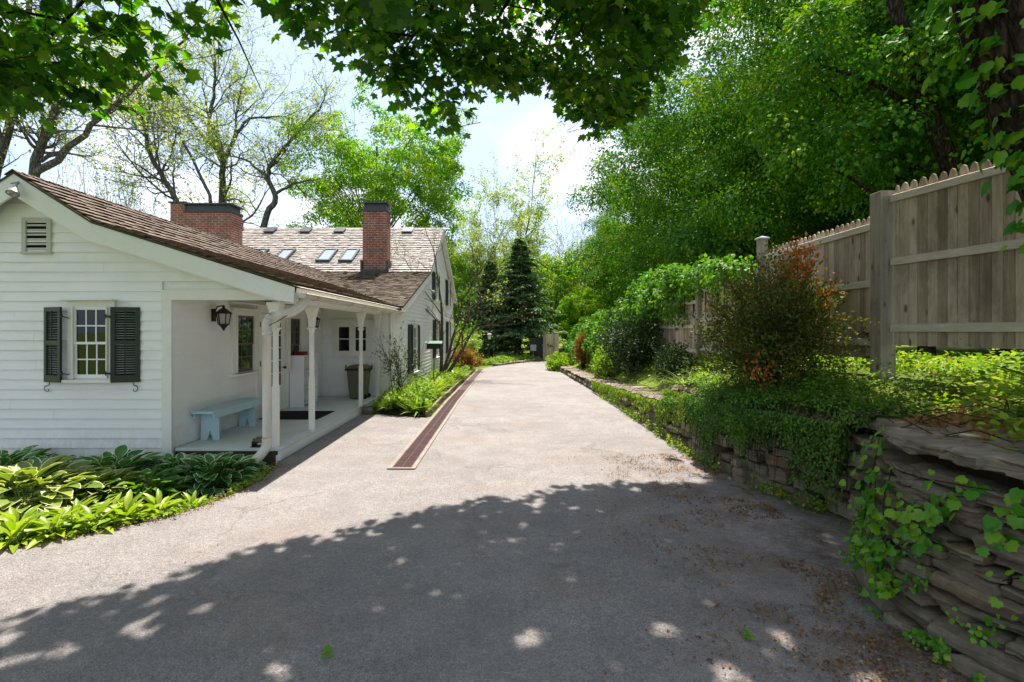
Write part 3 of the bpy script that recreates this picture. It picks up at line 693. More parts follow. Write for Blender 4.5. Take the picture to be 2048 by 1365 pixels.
# windows and doors
def window(fr, a0, a1, b0, b1, cols, rows_u, rows_l=None, case=0.09, hood=True, parent=house, proud=0.02, sill=True, sash='white', split=None, pane='glass'):
    proud = max(proud, 0.055)
    """a/b: sash opening; casing outside it."""
    mb = MB(); c0, c1 = proud-0.01, proud+0.025
    fr.box(mb, a0-case, a0, b0-0.02, b1+case, 0.0, c1-0.025); fr.box(mb, a1, a1+case, b0-0.02, b1+case, 0.0, c1-0.025)
    fr.box(mb, a0, a1, b1, b1+case, 0.0, c1-0.025)
    for q0,q1 in ((a0,a0+0.018),(a1-0.018,a1)): fr.box(mb, q0, q1, b0, b1, 0.0, c1+0.004)
    if hood: fr.box(mb, a0-case-0.03, a1+case+0.03, b1+case, b1+case+0.022, 0.0, c1+0.07)
    wd = mb.build('window', M['trim'], parent, 0.003)
    if sill:
        mb = MB(); fr.box(mb, a0-case-0.02, a1+case+0.02, b0-0.06, b0-0.0205, 0.0, c1+0.05); mb.build('sill', M['trim'], wd, 0.003)
    mb = MB(); gp = MB()
    secs = [(b0,b1,rows_u,0)] if rows_l is None else [((split or (b0+b1)/2)-0.02,b1,rows_u,0.006),(b0,(split or (b0+b1)/2)+0.02,rows_l,-0.008)]
    for (z0,z1,rw,off) in secs:
        st, t0, t1 = 0.04, c0-0.012+off, c0+off
        bot = 0.05 if z0 == b0 else 0.035
        fr.box(mb, a0,a0+st,z0,z1,t0,t1); fr.box(mb, a1-st,a1,z0,z1,t0,t1)
        fr.box(mb, a0+st,a1-st,z0,z0+bot,t0,t1); fr.box(mb, a0+st,a1-st,z1-st,z1,t0,t1)
        ia0, ia1, iz0, iz1 = a0+st, a1-st, z0+bot, z1-st
        for k in range(1, cols):
            a = ia0+(ia1-ia0)*k/cols; fr.box(mb, a-0.009,a+0.009,iz0,iz1,t0+0.002,t1-0.002)
        for k in range(1, rw):
            z = iz0+(iz1-iz0)*k/rw; fr.box(mb, ia0,ia1,z-0.009,z+0.009,t0+0.003,t1-0.003)
        fr.box(gp, ia0-0.004, ia1+0.004, iz0-0.004, iz1+0.004, t0-0.004, t0+0.003)
    mb.build('sash', M[sash], wd); gp.build('pane', M[pane], wd)
    return wd
def shutter(fr, a_hinge, a_dir, b0, b1, w, swing, parent=house, hw=True, stand=0.12):
    """Open louvred shutter; the hinge side stands off the wall."""
    th = R(swing); ca, sa = math.cos(th), math.sin(th)
    o = fr.p(a_hinge, 0, stand); u = fr.u*a_dir*ca - fr.n*sa; n = (fr.n*ca + fr.u*a_dir*sa)
    f2 = Frame(o, u, n); mb = MB(); h = b1-b0; st = 0.052
    f2.box(mb, 0,st,b0,b1,0,0.028); f2.box(mb, w-st,w,b0,b1,0,0.028)
    for z0,z1 in ((b0,b0+0.10),(b0+h*0.50,b0+h*0.50+0.06),(b1-0.055,b1)): f2.box(mb, st,w-st,z0,z1,0.001,0.027)
    for z0,z1 in ((b0+0.10,b0+h*0.50),(b0+h*0.50+0.06,b1-0.055)):
        nl = max(6, int((z1-z0)/0.032))
        for k in range(nl):
            z = z0 + (z1-z0)*(k+0.5)/nl; p = f2.p
            mb.hexa([p(st,z-0.016,0.002),p(w-st,z-0.016,0.002),p(w-st,z-0.011,0.002),p(st,z-0.011,0.002),p(st,z+0.006,0.026),p(w-st,z+0.006,0.026),p(w-st,z+0.011,0.026),p(st,z+0.011,0.026)])
        f2.box(mb, w/2-0.006,w/2+0.006,z0,z1,0.024,0.034)
    s = mb.build('shutter', M['shutter'], parent)
    if hw:
        for z in (b1-0.13, b0+0.13):
            mb = MB(); f2.box(mb, -0.05,0.07,z-0.012,z+0.012,0.0285,0.034)
            mb.tube([f2.p(-0.05,z-0.03,0.03),f2.p(-0.05,z+0.03,0.03)], 0.008, 6)
            mb.tube([f2.p(-0.05,z,0.03), fr.p(a_hinge-0.04*a_dir,z-0.03,0.03), fr.p(a_hinge-0.04*a_dir,z-0.05,0.028)], 0.007, 5)
            mb.build('hinge', M['black'], s)
        mb = MB(); q = a_hinge + a_dir*w*0.72
        mb.tube([fr.p(q,b0+0.03,0.045), fr.p(q,b0-0.03,0.04), fr.p(q+0.02*a_dir,b0-0.05,0.04), fr.p(q+0.06*a_dir,b0-0.055,0.05)], 0.0055, 5)
        cs = [fr.p(q,b0-0.03,0.04)] + [fr.p(q+a_dir*(0.055*math.sin(t*1.3)+0.01*t),b0-0.05-0.03*t+0.012*math.sin(t*2.2),0.045) for t in np.linspace(0.2,2.0,9)]
        cs += [fr.p(q+a_dir*(0.052-0.024+0.024*math.cos(t)),b0-0.115-0.018*math.sin(t),0.045) for t in np.linspace(0.4,4.2,8)]
        mb.tube(cs, 0.005, 5); mb.build('shutter_dog', M['black'], s)
    return s
window(front, -6.06,-5.565,1.165,2.165,3,2,2, case=0.085, split=1.66)
shutter(front, -6.155,-1,1.11,2.16,0.345,19)
shutter(front, -5.475,1,1.11,2.16,0.345,19)
# gable louvre
mb = MB(); a0,a1,b0,b1 = -6.80,-6.39,2.94,3.42
front.box(mb,a0,a0+0.06,b0,b1,0,0.04); front.box(mb,a1-0.06,a1,b0,b1,0,0.04); front.box(mb,a0+0.06,a1-0.06,b1-0.05,b1,0,0.04); front.box(mb,a0-0.01,a1+0.01,b0-0.03,b0,0,0.05)
v_ = mb.build('gable_vent', M['vent'], house, 0.003)
mb = MB(); p = front.p
for k in range(6):
    z = b0+0.03+k*0.066
    mb.hexa([p(a0+0.06,z,0.032),p(a1-0.06,z,0.032),p(a1-0.06,z+0.008,0.032),p(a0+0.06,z+0.008,0.032),p(a0+0.06,z+0.052,0.0),p(a1-0.06,z+0.052,0.0),p(a1-0.06,z+0.06,0.0),p(a0+0.06,z+0.06,0.0)])
mb.build('louvre', M['vent'], v_)
mb = MB(); front.box(mb,a0+0.06,a1-0.06,b0,b1-0.05,0.0165,0.018); mb.build('vent_screen', M['pit'], v_)
# porch back wall: window, glazed door, second window
window(porchback, 8.66,9.28,1.10,2.10,3,2,2, case=0.10, hood=True, sash='screen', sill=True)
window(porchback, 10.78,11.36,0.95,2.10,3,2,2, case=0.10, hood=False, sash='screen', sill=False)
mb = MB(); f = porchback
f.box(mb, 9.44,9.55,0.17,2.30,0,0.035); f.box(mb, 10.60,10.66,0.17,2.30,0,0.035); f.box(mb, 9.55,10.60,2.17,2.30,0,0.035); f.box(mb, 8.5,10.7,2.30,2.33,0,0.09)
df = mb.build('door_frame', M['trim'], house, 0.003)
mb = MB(); f.box(mb, 9.56,9.69,0.19,2.16,0,0.028); f.box(mb, 10.46,10.59,0.19,2.16,0,0.028); f.box(mb, 9.69,10.46,0.19,0.70,0,0.028); f.box(mb, 9.69,10.46,2.0,2.16,0,0.028)
for k in (1,2): a = 9.69+0.77*k/3; f.box(mb, a-0.011,a+0.011,0.70,2.0,0.002,0.026)
for k in range(1,5): z = 0.70+1.3*k/5; f.box(mb, 9.69,10.46,z-0.011,z+0.011,0.003,0.025)
dr = mb.build('door', M['white'], df)
mb = MB(); f.box(mb, 9.685,10.465,0.695,2.005,0.0125,0.018); mb.build('door_pane', M['glass'], df)
mb = MB(); mb.tube([f.p(10.525,1.06,0.028),f.p(10.525,1.06,0.065)],0.011,8)
mb.tube([f.p(10.525,1.06,0.06),f.p(10.525,1.06,0.072),f.p(10.525,1.06,0.098),f.p(10.525,1.06,0.104)],[0.018,0.030,0.028,0.012],10); mb.build('door_knob', M['black'], df)
for z in (0.45,1.2,1.95):
    mb = MB(); f.box(mb, 9.545,9.57,z-0.05,z+0.05,0.036,0.042); mb.build('door_hinge', M['black'], df)
# end wall: pair of casements
mb = MB(); e = endwall; a0,a1,b0,b1 = -4.42,-3.40,1.16,2.10
e.box(mb,a0,a0+0.11,b0,b1,0,0.04); e.box(mb,a1-0.11,a1,b0,b1,0,0.04); e.box(mb,a0+0.11,a1-0.11,b1-0.12,b1,0,0.04); e.box(mb,a0+0.11,a1-0.11,b0,b0+0.10,0,0.04); e.box(mb,(a0+a1)/2-0.025,(a0+a1)/2+0.025,b0+0.10,b1-0.12,0,0.04); e.box(mb,a0-0.04,a1+0.04,b1,b1+0.022,0,0.08)
cw = mb.build('window', M['trim'], house, 0.003)
for q0,q1 in ((a0+0.11,(a0+a1)/2-0.025),((a0+a1)/2+0.025,a1-0.11)):
    mb = MB(); z0,z1 = b0+0.10,b1-0.12; s_ = 0.055
    e.box(mb,q0+0.003,q0+s_,z0,z1,0.012,0.032); e.box(mb,q1-s_,q1-0.003,z0,z1,0.012,0.032); e.box(mb,q0+s_,q1-s_,z0,z0+s_,0.012,0.032); e.box(mb,q0+s_,q1-s_,z1-s_,z1,0.012,0.032); e.box(mb,q0+s_,q1-s_,(z0+z1)/2-0.012,(z0+z1)/2+0.012,0.014,0.030)
    mb.build('sash', M['trim'], cw)
    mb = MB(); e.box(mb,q0+s_-0.003,q1-s_+0.003,z0+s_-0.003,z1-s_+0.003,0.0165,0.023); mb.build('pane', M['glass'], cw)
# main gable windows with flat shutters
for a0,a1,b0,b1,w_ in ((15.62,16.34,0.55,1.96,0.52),(20.75,21.6,0.75,2.22,0.52),(25.15,25.95,0.75,2.22,0.5),(20.55,21.45,3.12,4.15,0.5),(25.0,25.85,3.10,4.28,0.5)):
    window(gable, a0,a1,b0,b1,3,2,2, case=0.09, hood=True, sash='white', proud=0.03)
    shutter(gable, a0-0.09,-1,b0-0.03,b1+0.05,w_,4, hw=False, stand=0.065)
    shutter(gable, a1+0.09,1,b0-0.03,b1+0.05,w_,4, hw=False, stand=0.065)
# chimneys
def chimney(x0,x1,y0,y1,z0,z1,mat='brick'):
    mb = MB(); mb.box(x0,x1,y0,y1,z0,z1-0.34); ch = mb.build('chimney', M[mat], house)
    mb = MB(); mb.box(x0-0.03,x1+0.03,y0-0.03,y1+0.03,z1-0.34,z1-0.24); mb.build('chimney_crown', M['cap'], ch, 0.01)
    mb = MB(); mb.box(x0+0.05,x1-0.05,y0+0.05,y1-0.05,z1-0.24,z1-0.05); mb.box(x0-0.05,x1+0.05,y0-0.05,y1+0.05,z1-0.05,z1); mb.build('chimney_cap', M['cap'], ch)
    return ch
ch = chimney(-5.20,-4.31,18.2,18.75,3.5,6.52)
mb = MB(); mb.box(-5.24,-4.27,18.06,18.2,3.85,4.06); mb.box(-5.26,-5.2,18.1,18.7,3.9,4.4); mb.box(-4.31,-4.25,18.1,18.7,3.9,4.4); mb.build('flashing', M['cap'], ch)
ch = chimney(-11.75,-10.05,18.3,19.1,3.5,6.50)
mb = MB(); mb.box(-12.30,-11.752,18.35,19.0,3.5,6.52); c2 = mb.build('chimney_flue', M['brick_old'], ch)
mb = MB(); mb.box(-12.36,-11.72,18.30,19.05,6.52,6.57); mb.build('flue_cap', M['cap'], ch)
# skylights and ridge vents
sl = math.atan2(2.44,4.1)
def on_roof(x, y, out=0.0):
    z = main_z(y); return Vector((x, y - math.sin(sl)*out, z + math.cos(sl)*out))
class RoofFrame:
    def box(self, mb, x0,x1,y0,y1,c0,c1):
        P = [on_roof(x,y,c) for c in (c0,c1) for x,y in ((x0,y0),(x1,y0),(x1,y1),(x0,y1))]; mb.hexa(P)
rf = RoofFrame()
for x0,x1 in ((-9.95,-9.40),(-8.86,-8.33),(-7.20,-6.66),(-6.34,-5.80)):
    mb = MB(); y0,y1 = 18.95,19.95
    rf.box(mb,x0,x0+0.07,y0,y1,0,0.12); rf.box(mb,x1-0.07,x1,y0,y1,0,0.12); rf.box(mb,x0+0.07,x1-0.07,y0,y0+0.07,0,0.12); rf.box(mb,x0+0.07,x1-0.07,y1-0.07,y1,0,0.12)
    s = mb.build('skylight', M['cap'], house)
    mb = MB(); rf.box(mb,x0+0.07,x1-0.07,y0+0.07,y1-0.07,0.07,0.10); mb.build('pane', M['skyglass'], s)
for x in (-11.75,-10.28,-8.72,-7.24,-4.28):
    mb = MB(); rf.box(mb,x-0.19,x+0.19,21.72,22.1,0.02,0.10); rf.box(mb,x-0.23,x+0.23,21.68,22.15,0.10,0.12); mb.build('roof_vent', M['cap'], house)
# tap on the wing wall
mb = MB(); mb.tube([(-5.735,7.06,0.03),(-5.735,6.96,0.03),(-5.735,6.93,-0.03)],0.014,8); mb.tube([(-5.735,6.965,0.03),(-5.735,6.965,0.08)],0.008,6)
mb.tube([(-5.78,6.965,0.085),(-5.69,6.965,0.085)],0.014,6); mb.build('garden_tap', M['metal'], house)
# floodlights
def flood(x,y,z,d,label):
    t = thing('floodlight', (x,y,z), label, 'floodlight', 'floodlights on the house')
    d = Vector(d).normalized(); b = MB(); o = Vector((x,y,z))
    b.tube([o, o+d*0.05, o+d*0.10, o+d*0.14], [0.02,0.035,0.062,0.075], 12, False); b.build('reflector', M['metal'], t)
    b = MB(); b.tube([o+d*0.10, o+d*0.135, o+d*0.16], [0.058,0.066,0.04], 12); b.build('lamp', M['bulb'], t)
    b = MB(); b.tube([o, o-d*0.05+Vector((0,0.02,0.02)), o+Vector((-0.12,0.06,0.05))], 0.014, 6); b.build('bracket', M['metal'], t)
flood(-6.66,6.80,3.80,(0.15,-0.45,-0.85),'small round floodlight under the roof peak of the nearest gable')
flood(-2.80,18.9,3.35,(0.8,-0.5,-0.5),'small floodlight high on the long gable wall beside the upper shutters')
# ------------------------------------------------------------------ things on the porch
FZ = 0.168
# wall lanterns
def lantern(x,y,z,label,sc=1.0):
    t = thing('wall_lantern', (x,y,z), label, 'lantern', 'black porch lanterns')
    def P(a,b,c): return (x+0.17*sc+a*sc, y+b*sc, z+c*sc)
    b = MB(); n = 6
    def ring(r,c): return [P(r*math.cos(2*math.pi*k/n+0.3), r*math.sin(2*math.pi*k/n+0.3), c) for k in range(n)]
    def loft(b, prof):
        vs = []; 
        for r,c in prof: vs += ring(r,c)
        fs = [(i*n+k,i*n+(k+1)%n,(i+1)*n+(k+1)%n,(i+1)*n+k) for i in range(len(prof)-1) for k in range(n)] + [tuple(range(n))[::-1], tuple(range((len(prof)-1)*n,len(prof)*n))]
        b.add(vs, fs)
    loft(b, [(0.118,0.075),(0.125,0.085),(0.05,0.15),(0.022,0.165),(0.024,0.18),(0.012,0.21),(0.004,0.215)])
    b.build('lantern_cap', M['black'], t)
    b = MB()
    for k in range(n):
        a = 2*math.pi*k/n+0.3
        b.tube([P(0.078*math.cos(a),0.078*math.sin(a),-0.10), P(0.105*math.cos(a),0.105*math.sin(a),0.075)], 0.008*sc, 5)
    loft(b, [(0.012,-0.20),(0.02,-0.175),(0.05,-0.13),(0.082,-0.10),(0.082,-0.088)])
    b.tube([P(-0.17,0,0.06),P(-0.10,0,0.19),P(-0.02,0,0.20)], 0.01*sc, 6); 
    b.hexa([P(-0.168,-0.05,-0.05),P(-0.15,-0.05,-0.05),P(-0.15,0.05,-0.05),P(-0.168,0.05,-0.05),P(-0.168,-0.05,0.15),P(-0.15,-0.05,0.15),P(-0.15,0.05,0.15),P(-0.168,0.05,0.15)])
    b.build('lantern_frame', M['black'], t)
    b = MB(); loft(b, [(0.070,-0.088),(0.096,0.074)]); b.build('lantern_glass', M['lampglass'], t)
def lamp_glass():
    m, nt, out = node_mat('seeded_lamp_glass')
    principled(nt, out, (0.42,0.42,0.40), 0.2, 0.5); return m
M['lampglass'] = lamp_glass()
lantern(HX+0.012, 8.05, 2.03, 'black hexagonal lantern on the porch wall beside the first window')
lantern(HX+0.012, 11.95, 2.02, 'black lantern half hidden behind the second porch post', 0.95)
# bench
t = thing('bench', (-4.50,8.2,FZ), 'pale blue wooden bench with notched plank legs against the porch wall', 'bench')
mb = MB(); mb.box(-4.665,-4.345,7.42,8.98,FZ+0.425,FZ+0.462); mb.build('seat', M['bench'], t, 0.004)
mb = MB(); mb.box(-4.372,-4.347,7.47,8.93,FZ+0.345,FZ+0.4245); mb.box(-4.663,-4.638,7.47,8.93,FZ+0.345,FZ+0.4245); mb.build('apron', M['bench'], t)
for y in (7.62,8.72):
    mb = MB(); z0, z1 = FZ, FZ+0.4245; x0,x1 = -4.636,-4.374
    mb.prism([(x0-0.01,y,z0),(x0+0.085,y,z0),(-4.505,y,z0+0.15),(x1-0.085,y,z0),(x1+0.01,y,z0),(x1,y,z1),(x0,y,z1)], (0,0.032,0)); mb.build('leg', M['bench'], t)
# door mat
mb = MB(); mb.box(-4.62,-3.52,9.35,10.30,FZ+0.001,FZ+0.014)
tag(mb.build('door_mat', M['mat'], None, 0.004), 'large dark door mat on the porch floor before the glazed door', 'door mat')
# shelf cabinet
t = thing('bookcase', (-4.55,11.3,FZ), 'white open shelf unit standing against the porch wall past the door', 'shelf unit')
x0,x1,y0,y1 = -4.695,-4.385,10.88,11.68; z1 = FZ+1.12
mb = MB(); mb.box(x0,x1,y0,y0+0.02,FZ,z1-0.02); mb.build('side_panel', M['white'], t)
mb = MB(); mb.box(x0,x1,y1-0.02,y1,FZ,z1-0.02); mb.build('side_panel', M['white'], t)
mb = MB(); mb.box(x0,x1+0.01,y0-0.008,y1+0.008,z1-0.02,z1); mb.build('top', M['white'], t)
mb = MB(); mb.box(x0,x0+0.012,y0+0.02,y1-0.02,FZ,z1-0.02); mb.build('back_panel', M['trim'], t)
for z in (FZ+0.04,FZ+0.40,FZ+0.75):
    mb = MB(); mb.box(x0+0.013,x1-0.005,y0+0.02,y1-0.02,z,z+0.02); mb.build('shelf', M['white'], t)
t = thing('storage_box', (-4.56,11.12,z1), 'small red lidded box on top of the white shelf unit', 'box')
mb = MB(); mb.box(-4.67,-4.44,11.02,11.24,z1+0.001,z1+0.062); mb.build('box_body', M['red'], t, 0.012)
mb = MB(); mb.box(-4.675,-4.435,11.015,11.245,z1+0.0625,z1+0.078); mb.build('lid', M['red'], t, 0.008)
# wheeled bin
bx, by = -3.60, 12.28
t = thing('trash_bin', (bx,by,FZ), 'olive plastic wheeled bin with black rim below the casement window', 'trash bin')
mb = MB(); mb.square(bx,by,[(0.175,FZ+0.02),(0.18,FZ+0.05),(0.235,FZ+0.72),(0.245,FZ+0.735)]); mb.build('bin_body', M['bin'], t, 0.02)
mb = MB(); mb.square(bx,by,[(0.262,FZ+0.70),(0.265,FZ+0.745),(0.25,FZ+0.75)]); 
for s in (-1,1): mb.tube([(bx+s*0.25,by,FZ+0.66),(bx+s*0.30,by,FZ+0.72),(bx+s*0.325,by,FZ+0.80),(bx+s*0.31,by,FZ+0.82)],0.02,6)
mb.build('rim', M['black'], t)
mb = MB(); mb.square(bx,by,[(0.25,FZ+0.752),(0.235,FZ+0.78),(0.16,FZ+0.825),(0.05,FZ+0.835)]); mb.build('lid', M['bin'], t, 0.01)
for s in (-0.15,0.15):
    mb = MB(); mb.tube([(bx+0.19,by+s-0.02,FZ+0.06),(bx+0.19,by+s+0.02,FZ+0.06)],0.058,12); mb.build('wheel', M['black'], t)
# boot scraper
t = thing('boot_scraper', (-3.50,7.13,FZ), 'small black iron boot scraper with brown brushes at the porch edge', 'boot scraper')
mb = MB()
for x in (-3.61,-3.40): mb.box(x-0.006,x+0.006,7.12,7.27,FZ+0.001,FZ+0.085)
mb.box(-3.604,-3.406,7.19,7.20,FZ+0.05,FZ+0.075); mb.box(-3.64,-3.37,7.115,7.275,FZ+0.0005,FZ+0.006)
mb.build('frame', M['black'], t)
for y in (7.14,7.25):
    mb = MB(); mb.tube([(-3.60,y,FZ+0.095),(-3.50,y,FZ+0.098),(-3.41,y,FZ+0.095)],[0.03,0.036,0.03],8); mb.build('brush', M['bristle'], t)
# rocks by the porch end and at the foot of the downspout
def rock(mb, c, s, seed, n=9, rough=0.22, flat=1.0):
    """Rounded block with a broken surface; s: half sizes, c: centre."""
    vs = []; fs = []; rot = (seed*1.7) % 6.28
    for i in range(n):
        for j in range(n+3):
            th = math.pi*i/(n-1); ph = 2*math.pi*j/(n+3)
            d = Vector((math.sin(th)*math.cos(ph), math.sin(th)*math.sin(ph), math.cos(th)))
            q = max(abs(d.x),abs(d.y),abs(d.z)); e = d/(q**0.80)
            k = 1 + rough*noise.noise(d*1.6 + Vector((seed*3.1,seed,0))) + rough*0.4*noise.noise(d*4+Vector((seed,0,seed)))
            led = noise.noise(Vector((seed*5, seed, e.z*2.6 + 0.5*noise.noise(d*1.3)))); k += rough*0.30*(1 if led > 0.08 else -0.35 if led < -0.1 else 0)*(1-abs(d.z))
            chop = d.dot(Vector((math.cos(rot), math.sin(rot), 0.35*math.sin(rot*3)))); k *= 1-0.42*max(0, chop-0.62)
            vs.append((c[0]+e.x*s[0]*k, c[1]+e.y*s[1]*k, c[2]+e.z*s[2]*k))
    m = n+3
    for i in range(n-1):
        for j in range(m): fs.append((i*m+j, (i+1)*m+j, (i+1)*m+(j+1)%m, i*m+(j+1)%m))
    mb.add(vs, fs, True)
def stone_mat():
    m, nt, out = node_mat('fieldstone'); v = coords(nt); g = N(nt, 'ShaderNodeNewGeometry')
    f = noise_tex(nt, coords(nt,(2,2,14)), 2.2, 8, 0.7); f2 = noise_tex(nt, v, 7, 8, 0.75)
    c = ramp(nt, g.outputs['Random Per Island'], [(0.0,(0.19,0.165,0.14)),(0.3,(0.31,0.27,0.22)),(0.6,(0.23,0.21,0.185)),(0.82,(0.37,0.33,0.28)),(0.95,(0.26,0.185,0.13))])
    c = mixc(nt, 0.8, c, ramp(nt, f, [(0.3,(0.6,0.6,0.6)),(0.7,(1.25,1.22,1.18))]), 'MULTIPLY')
    c = mixc(nt, 0.6, c, ramp(nt, f2, [(0.35,(0.55,0.55,0.55)),(0.65,(1.2,1.2,1.2))]), 'MULTIPLY')
    ms = noise_tex(nt, v, 1.7, 6, 0.75)
    c = mixc(nt, math_node(nt,'MULTIPLY',ramp(nt, ms, [(0.50,(0,0,0)),(0.66,(1,1,1))]),0.6), c, (0.085,0.095,0.04))
    li = noise_tex(nt, v, 11, 5, 0.8)
    c = mixc(nt, math_node(nt,'MULTIPLY',ramp(nt, li, [(0.66,(0,0,0)),(0.72,(1,1,1))]),0.5), c, (0.36,0.35,0.32))
    c = mixc(nt, 1.0, c, (0.86,0.815,0.74), 'MULTIPLY')
    h = math_node(nt,'ADD',f,math_node(nt,'MULTIPLY',f2,0.7))
    principled(nt, out, c, 0.9, 0.15, 0, h, 0.9, 0.03); return m
M['stone'] = stone_mat(); M['earth_core'] = plain('dark_earth', (0.022,0.018,0.013), 1.0, 0.02, 0, 0.3)
mb = MB(); rock(mb, (-3.02,10.98,0.06), (0.13,0.13,0.10), 3.3)
tag(mb.build('rock', M['stone']), 'rounded grey rock sitting at the far end of the porch step', 'rock')
# ------------------------------------------------------------------ drain across the drive edge
t = thing('trench_drain', (-1.38,17,-0.05), 'long narrow trench drain with rusty grates along the drive edge', 'drain')
mb = MB(); seg = 0.46; y0 = 6.63; k = 0
while y0 + k*seg < 27.3:
    y = y0 + k*seg; z = drive_z(y+0.2)
    for x0,x1 in ((-1.56,-1.505),(-1.245,-1.19)):
        mb.hexa([(x0,y+0.003,drive_z(y)-0.08),(x1,y+0.003,drive_z(y)-0.08),(x1,y+seg-0.003,drive_z(y+seg)-0.08),(x0,y+seg-0.003,drive_z(y+seg)-0.08),(x0,y+0.003,drive_z(y)+0.018),(x1,y+0.003,drive_z(y)+0.018),(x1,y+seg-0.003,drive_z(y+seg)+0.018),(x0,y+seg-0.003,drive_z(y+seg)+0.018)])
    k += 1
mb.box(-1.56,-1.19,6.585,6.628,-0.05,0.019); mb.build('channel_edge', M['concrete'], t)
mb = MB()
for i in range(22):
    a, b = 6.63+i*0.95, 6.63+(i+1)*0.95
    mb.add([(-1.505,a,drive_z(a)+0.0065),(-1.245,a,drive_z(a)+0.0065),(-1.245,b,drive_z(b)+0.0065),(-1.505,b,drive_z(b)+0.0065)], [(0,1,2,3)])
mb.build('channel', M['pit'], t)
k = 0
while 6.64 + k*0.92 < 27.0:
    ya = 6.64+k*0.92; mb = MB(); nb = 33; L_ = 0.888
    def zz(y): return drive_z(y)+0.0175
    def bar(x0,x1,a,b,h=0.0): mb.hexa([(x0,a,zz(a)-0.010),(x1,a,zz(a)-0.010),(x1,b,zz(b)-0.010),(x0,b,zz(b)-0.010),(x0,a,zz(a)+h),(x1,a,zz(a)+h),(x1,b,zz(b)+h),(x0,b,zz(b)+h)])
    bar(-1.502,-1.488,ya,ya+L_); bar(-1.262,-1.248,ya,ya+L_); bar(-1.381,-1.369,ya,ya+L_,0.001)
    for q in (0,1/3,2/3,1): a = ya+L_*q*0.982; bar(-1.488,-1.381,a,a+0.016); bar(-1.369,-1.262,a,a+0.016)
    for i in range(nb if k < 10 else 0):
        a = ya+0.02+(L_-0.03)*i/nb; bar(-1.488,-1.381,a,a+0.013,-0.0015); bar(-1.369,-1.262,a,a+0.013,-0.0015)
    if k >= 10: bar(-1.488,-1.262,ya,ya+L_,-0.003)
    mb.build('grate', M['grate'], t); k += 1
# timber edging of the bed
t = thing('timber_edging', (-1.66,19,0), 'weathered timber edging boards between the flower bed and the drain', 'edging')
for k in range(7):
    a = 10.62 + k*2.36; b = min(a+2.35, 27); mb = MB()
    za, zb = drive_z(a), drive_z(b); j = random.uniform(-0.012,0.012)
    mb.hexa([(-1.70+j,a,za-0.08),(-1.645+j,a,za-0.08),(-1.645-j,b,zb-0.08),(-1.70-j,b,zb-0.08),(-1.70+j,a,za+0.115),(-1.645+j,a,za+0.115),(-1.645-j,b,zb+0.115),(-1.70-j,b,zb+0.115)])
    mb.build('edging_board', M['timber'], t, 0.006)
# bird feeder
x,y = -2.42,17.0; gz_ = drive_z(y)
t = thing('bird_feeder', (x,y,gz_), 'dark green tray bird feeder on a thin pole before the gable wall', 'bird feeder')
mb = MB(); mb.tube([(x-0.03,y,gz_-0.05),(x,y,1.22)],0.018,7); mb.build('pole', M['black'], t)
mb = MB(); mb.box(x-0.27,x+0.27,y-0.2,y+0.2,1.22,1.24); mb.box(x-0.24,x+0.24,y-0.17,y+0.17,1.24,1.39); mb.build('tray', M['shutter'], t)
mb = MB(); mb.prism([(x-0.30,y-0.24,1.39),(x+0.30,y-0.24,1.39),(x+0.27,y,1.47),(x-0.27,y,1.47)],(0,0,0.015)); mb.prism([(x-0.27,y,1.47),(x+0.27,y,1.47),(x+0.30,y+0.24,1.39),(x-0.30,y+0.24,1.39)],(0,0,0.015)); mb.build('feeder_roof', M['green_tin'], t)
# lamp post
x,y = -1.10,34.4; g0 = drive_z(y)-0.05
t = thing('lamp_post', (x,y,g0), 'black post lantern standing in the plants at the end of the drive', 'lamp post')
mb = MB(); mb.tube([(x,y,g0),(x,y,g0+1.62)],[0.05,0.038],8); mb.lathe(x,y,[(0.09,g0),(0.09,g0+0.05),(0.05,g0+0.12)],10); mb.lathe(x,y,[(0.05,g0+1.60),(0.10,g0+1.64),(0.10,g0+1.66)],8); mb.build('pole', M['black'], t)
mb = MB(); mb.square(x,y,[(0.10,g0+1.665),(0.13,g0+1.96)]); mb.build('lantern_glass', M['bulb'], t)
mb = MB(); mb.square(x,y,[(0.175,g0+1.962),(0.18,g0+1.985),(0.06,g0+2.09),(0.02,g0+2.14)])
for a in range(4):
    c,s = math.cos(a*math.pi/2+math.pi/4)*1.414, math.sin(a*math.pi/2+math.pi/4)*1.414
    mb.tube([(x+0.105*c,y+0.105*s,g0+1.66),(x+0.135*c,y+0.135*s,g0+1.965)],0.014,5)
mb.build('lantern_cap', M['black'], t)
# meter post and gate at the drive's end
x,y = 2.12,37.6; g0 = drive_z(y)-0.06
t = thing('meter_cabinet', (x,y,g0), 'grey metal meter box on a dark board at the end of the drive', 'meter box')
mb = MB(); mb.box(x-0.30,x+0.95,y+0.1,y+0.16,g0,g0+1.75); mb.build('backboard', M['black'], t)
mb = MB(); mb.box(x-0.26,x+0.20,y-0.12,y+0.098,g0+0.75,g0+1.22); mb.build('meter_box', M['metal'], t, 0.02)
mb = MB(); mb.tube([(x-0.03,y,g0+0.75),(x-0.03,y,g0-0.05)],0.04,8); mb.build('conduit', M['metal'], t)
t = thing('wooden_gate', (3.3,37.4,g0), 'narrow weathered board gate beside the meter box, brown vines on top', 'gate')
mb = MB()
for k in range(7): mb.box(2.98+k*0.145,2.98+k*0.145+0.138,37.35,37.38,g0+0.03,g0+2.05+0.02*math.sin(k*2))
mb.build('boards', M['fence'], t)
mb = MB(); mb.box(2.80,2.96,37.3,37.46,g0-0.1,g0+2.1); mb.build('post', M['post'], t)
mb = MB(); mb.box(2.98,3.98,37.385,37.42,g0+0.4,g0+0.5); mb.box(2.98,3.98,37.385,37.42,g0+1.6,g0+1.7); mb.build('rail', M['rail'], t)
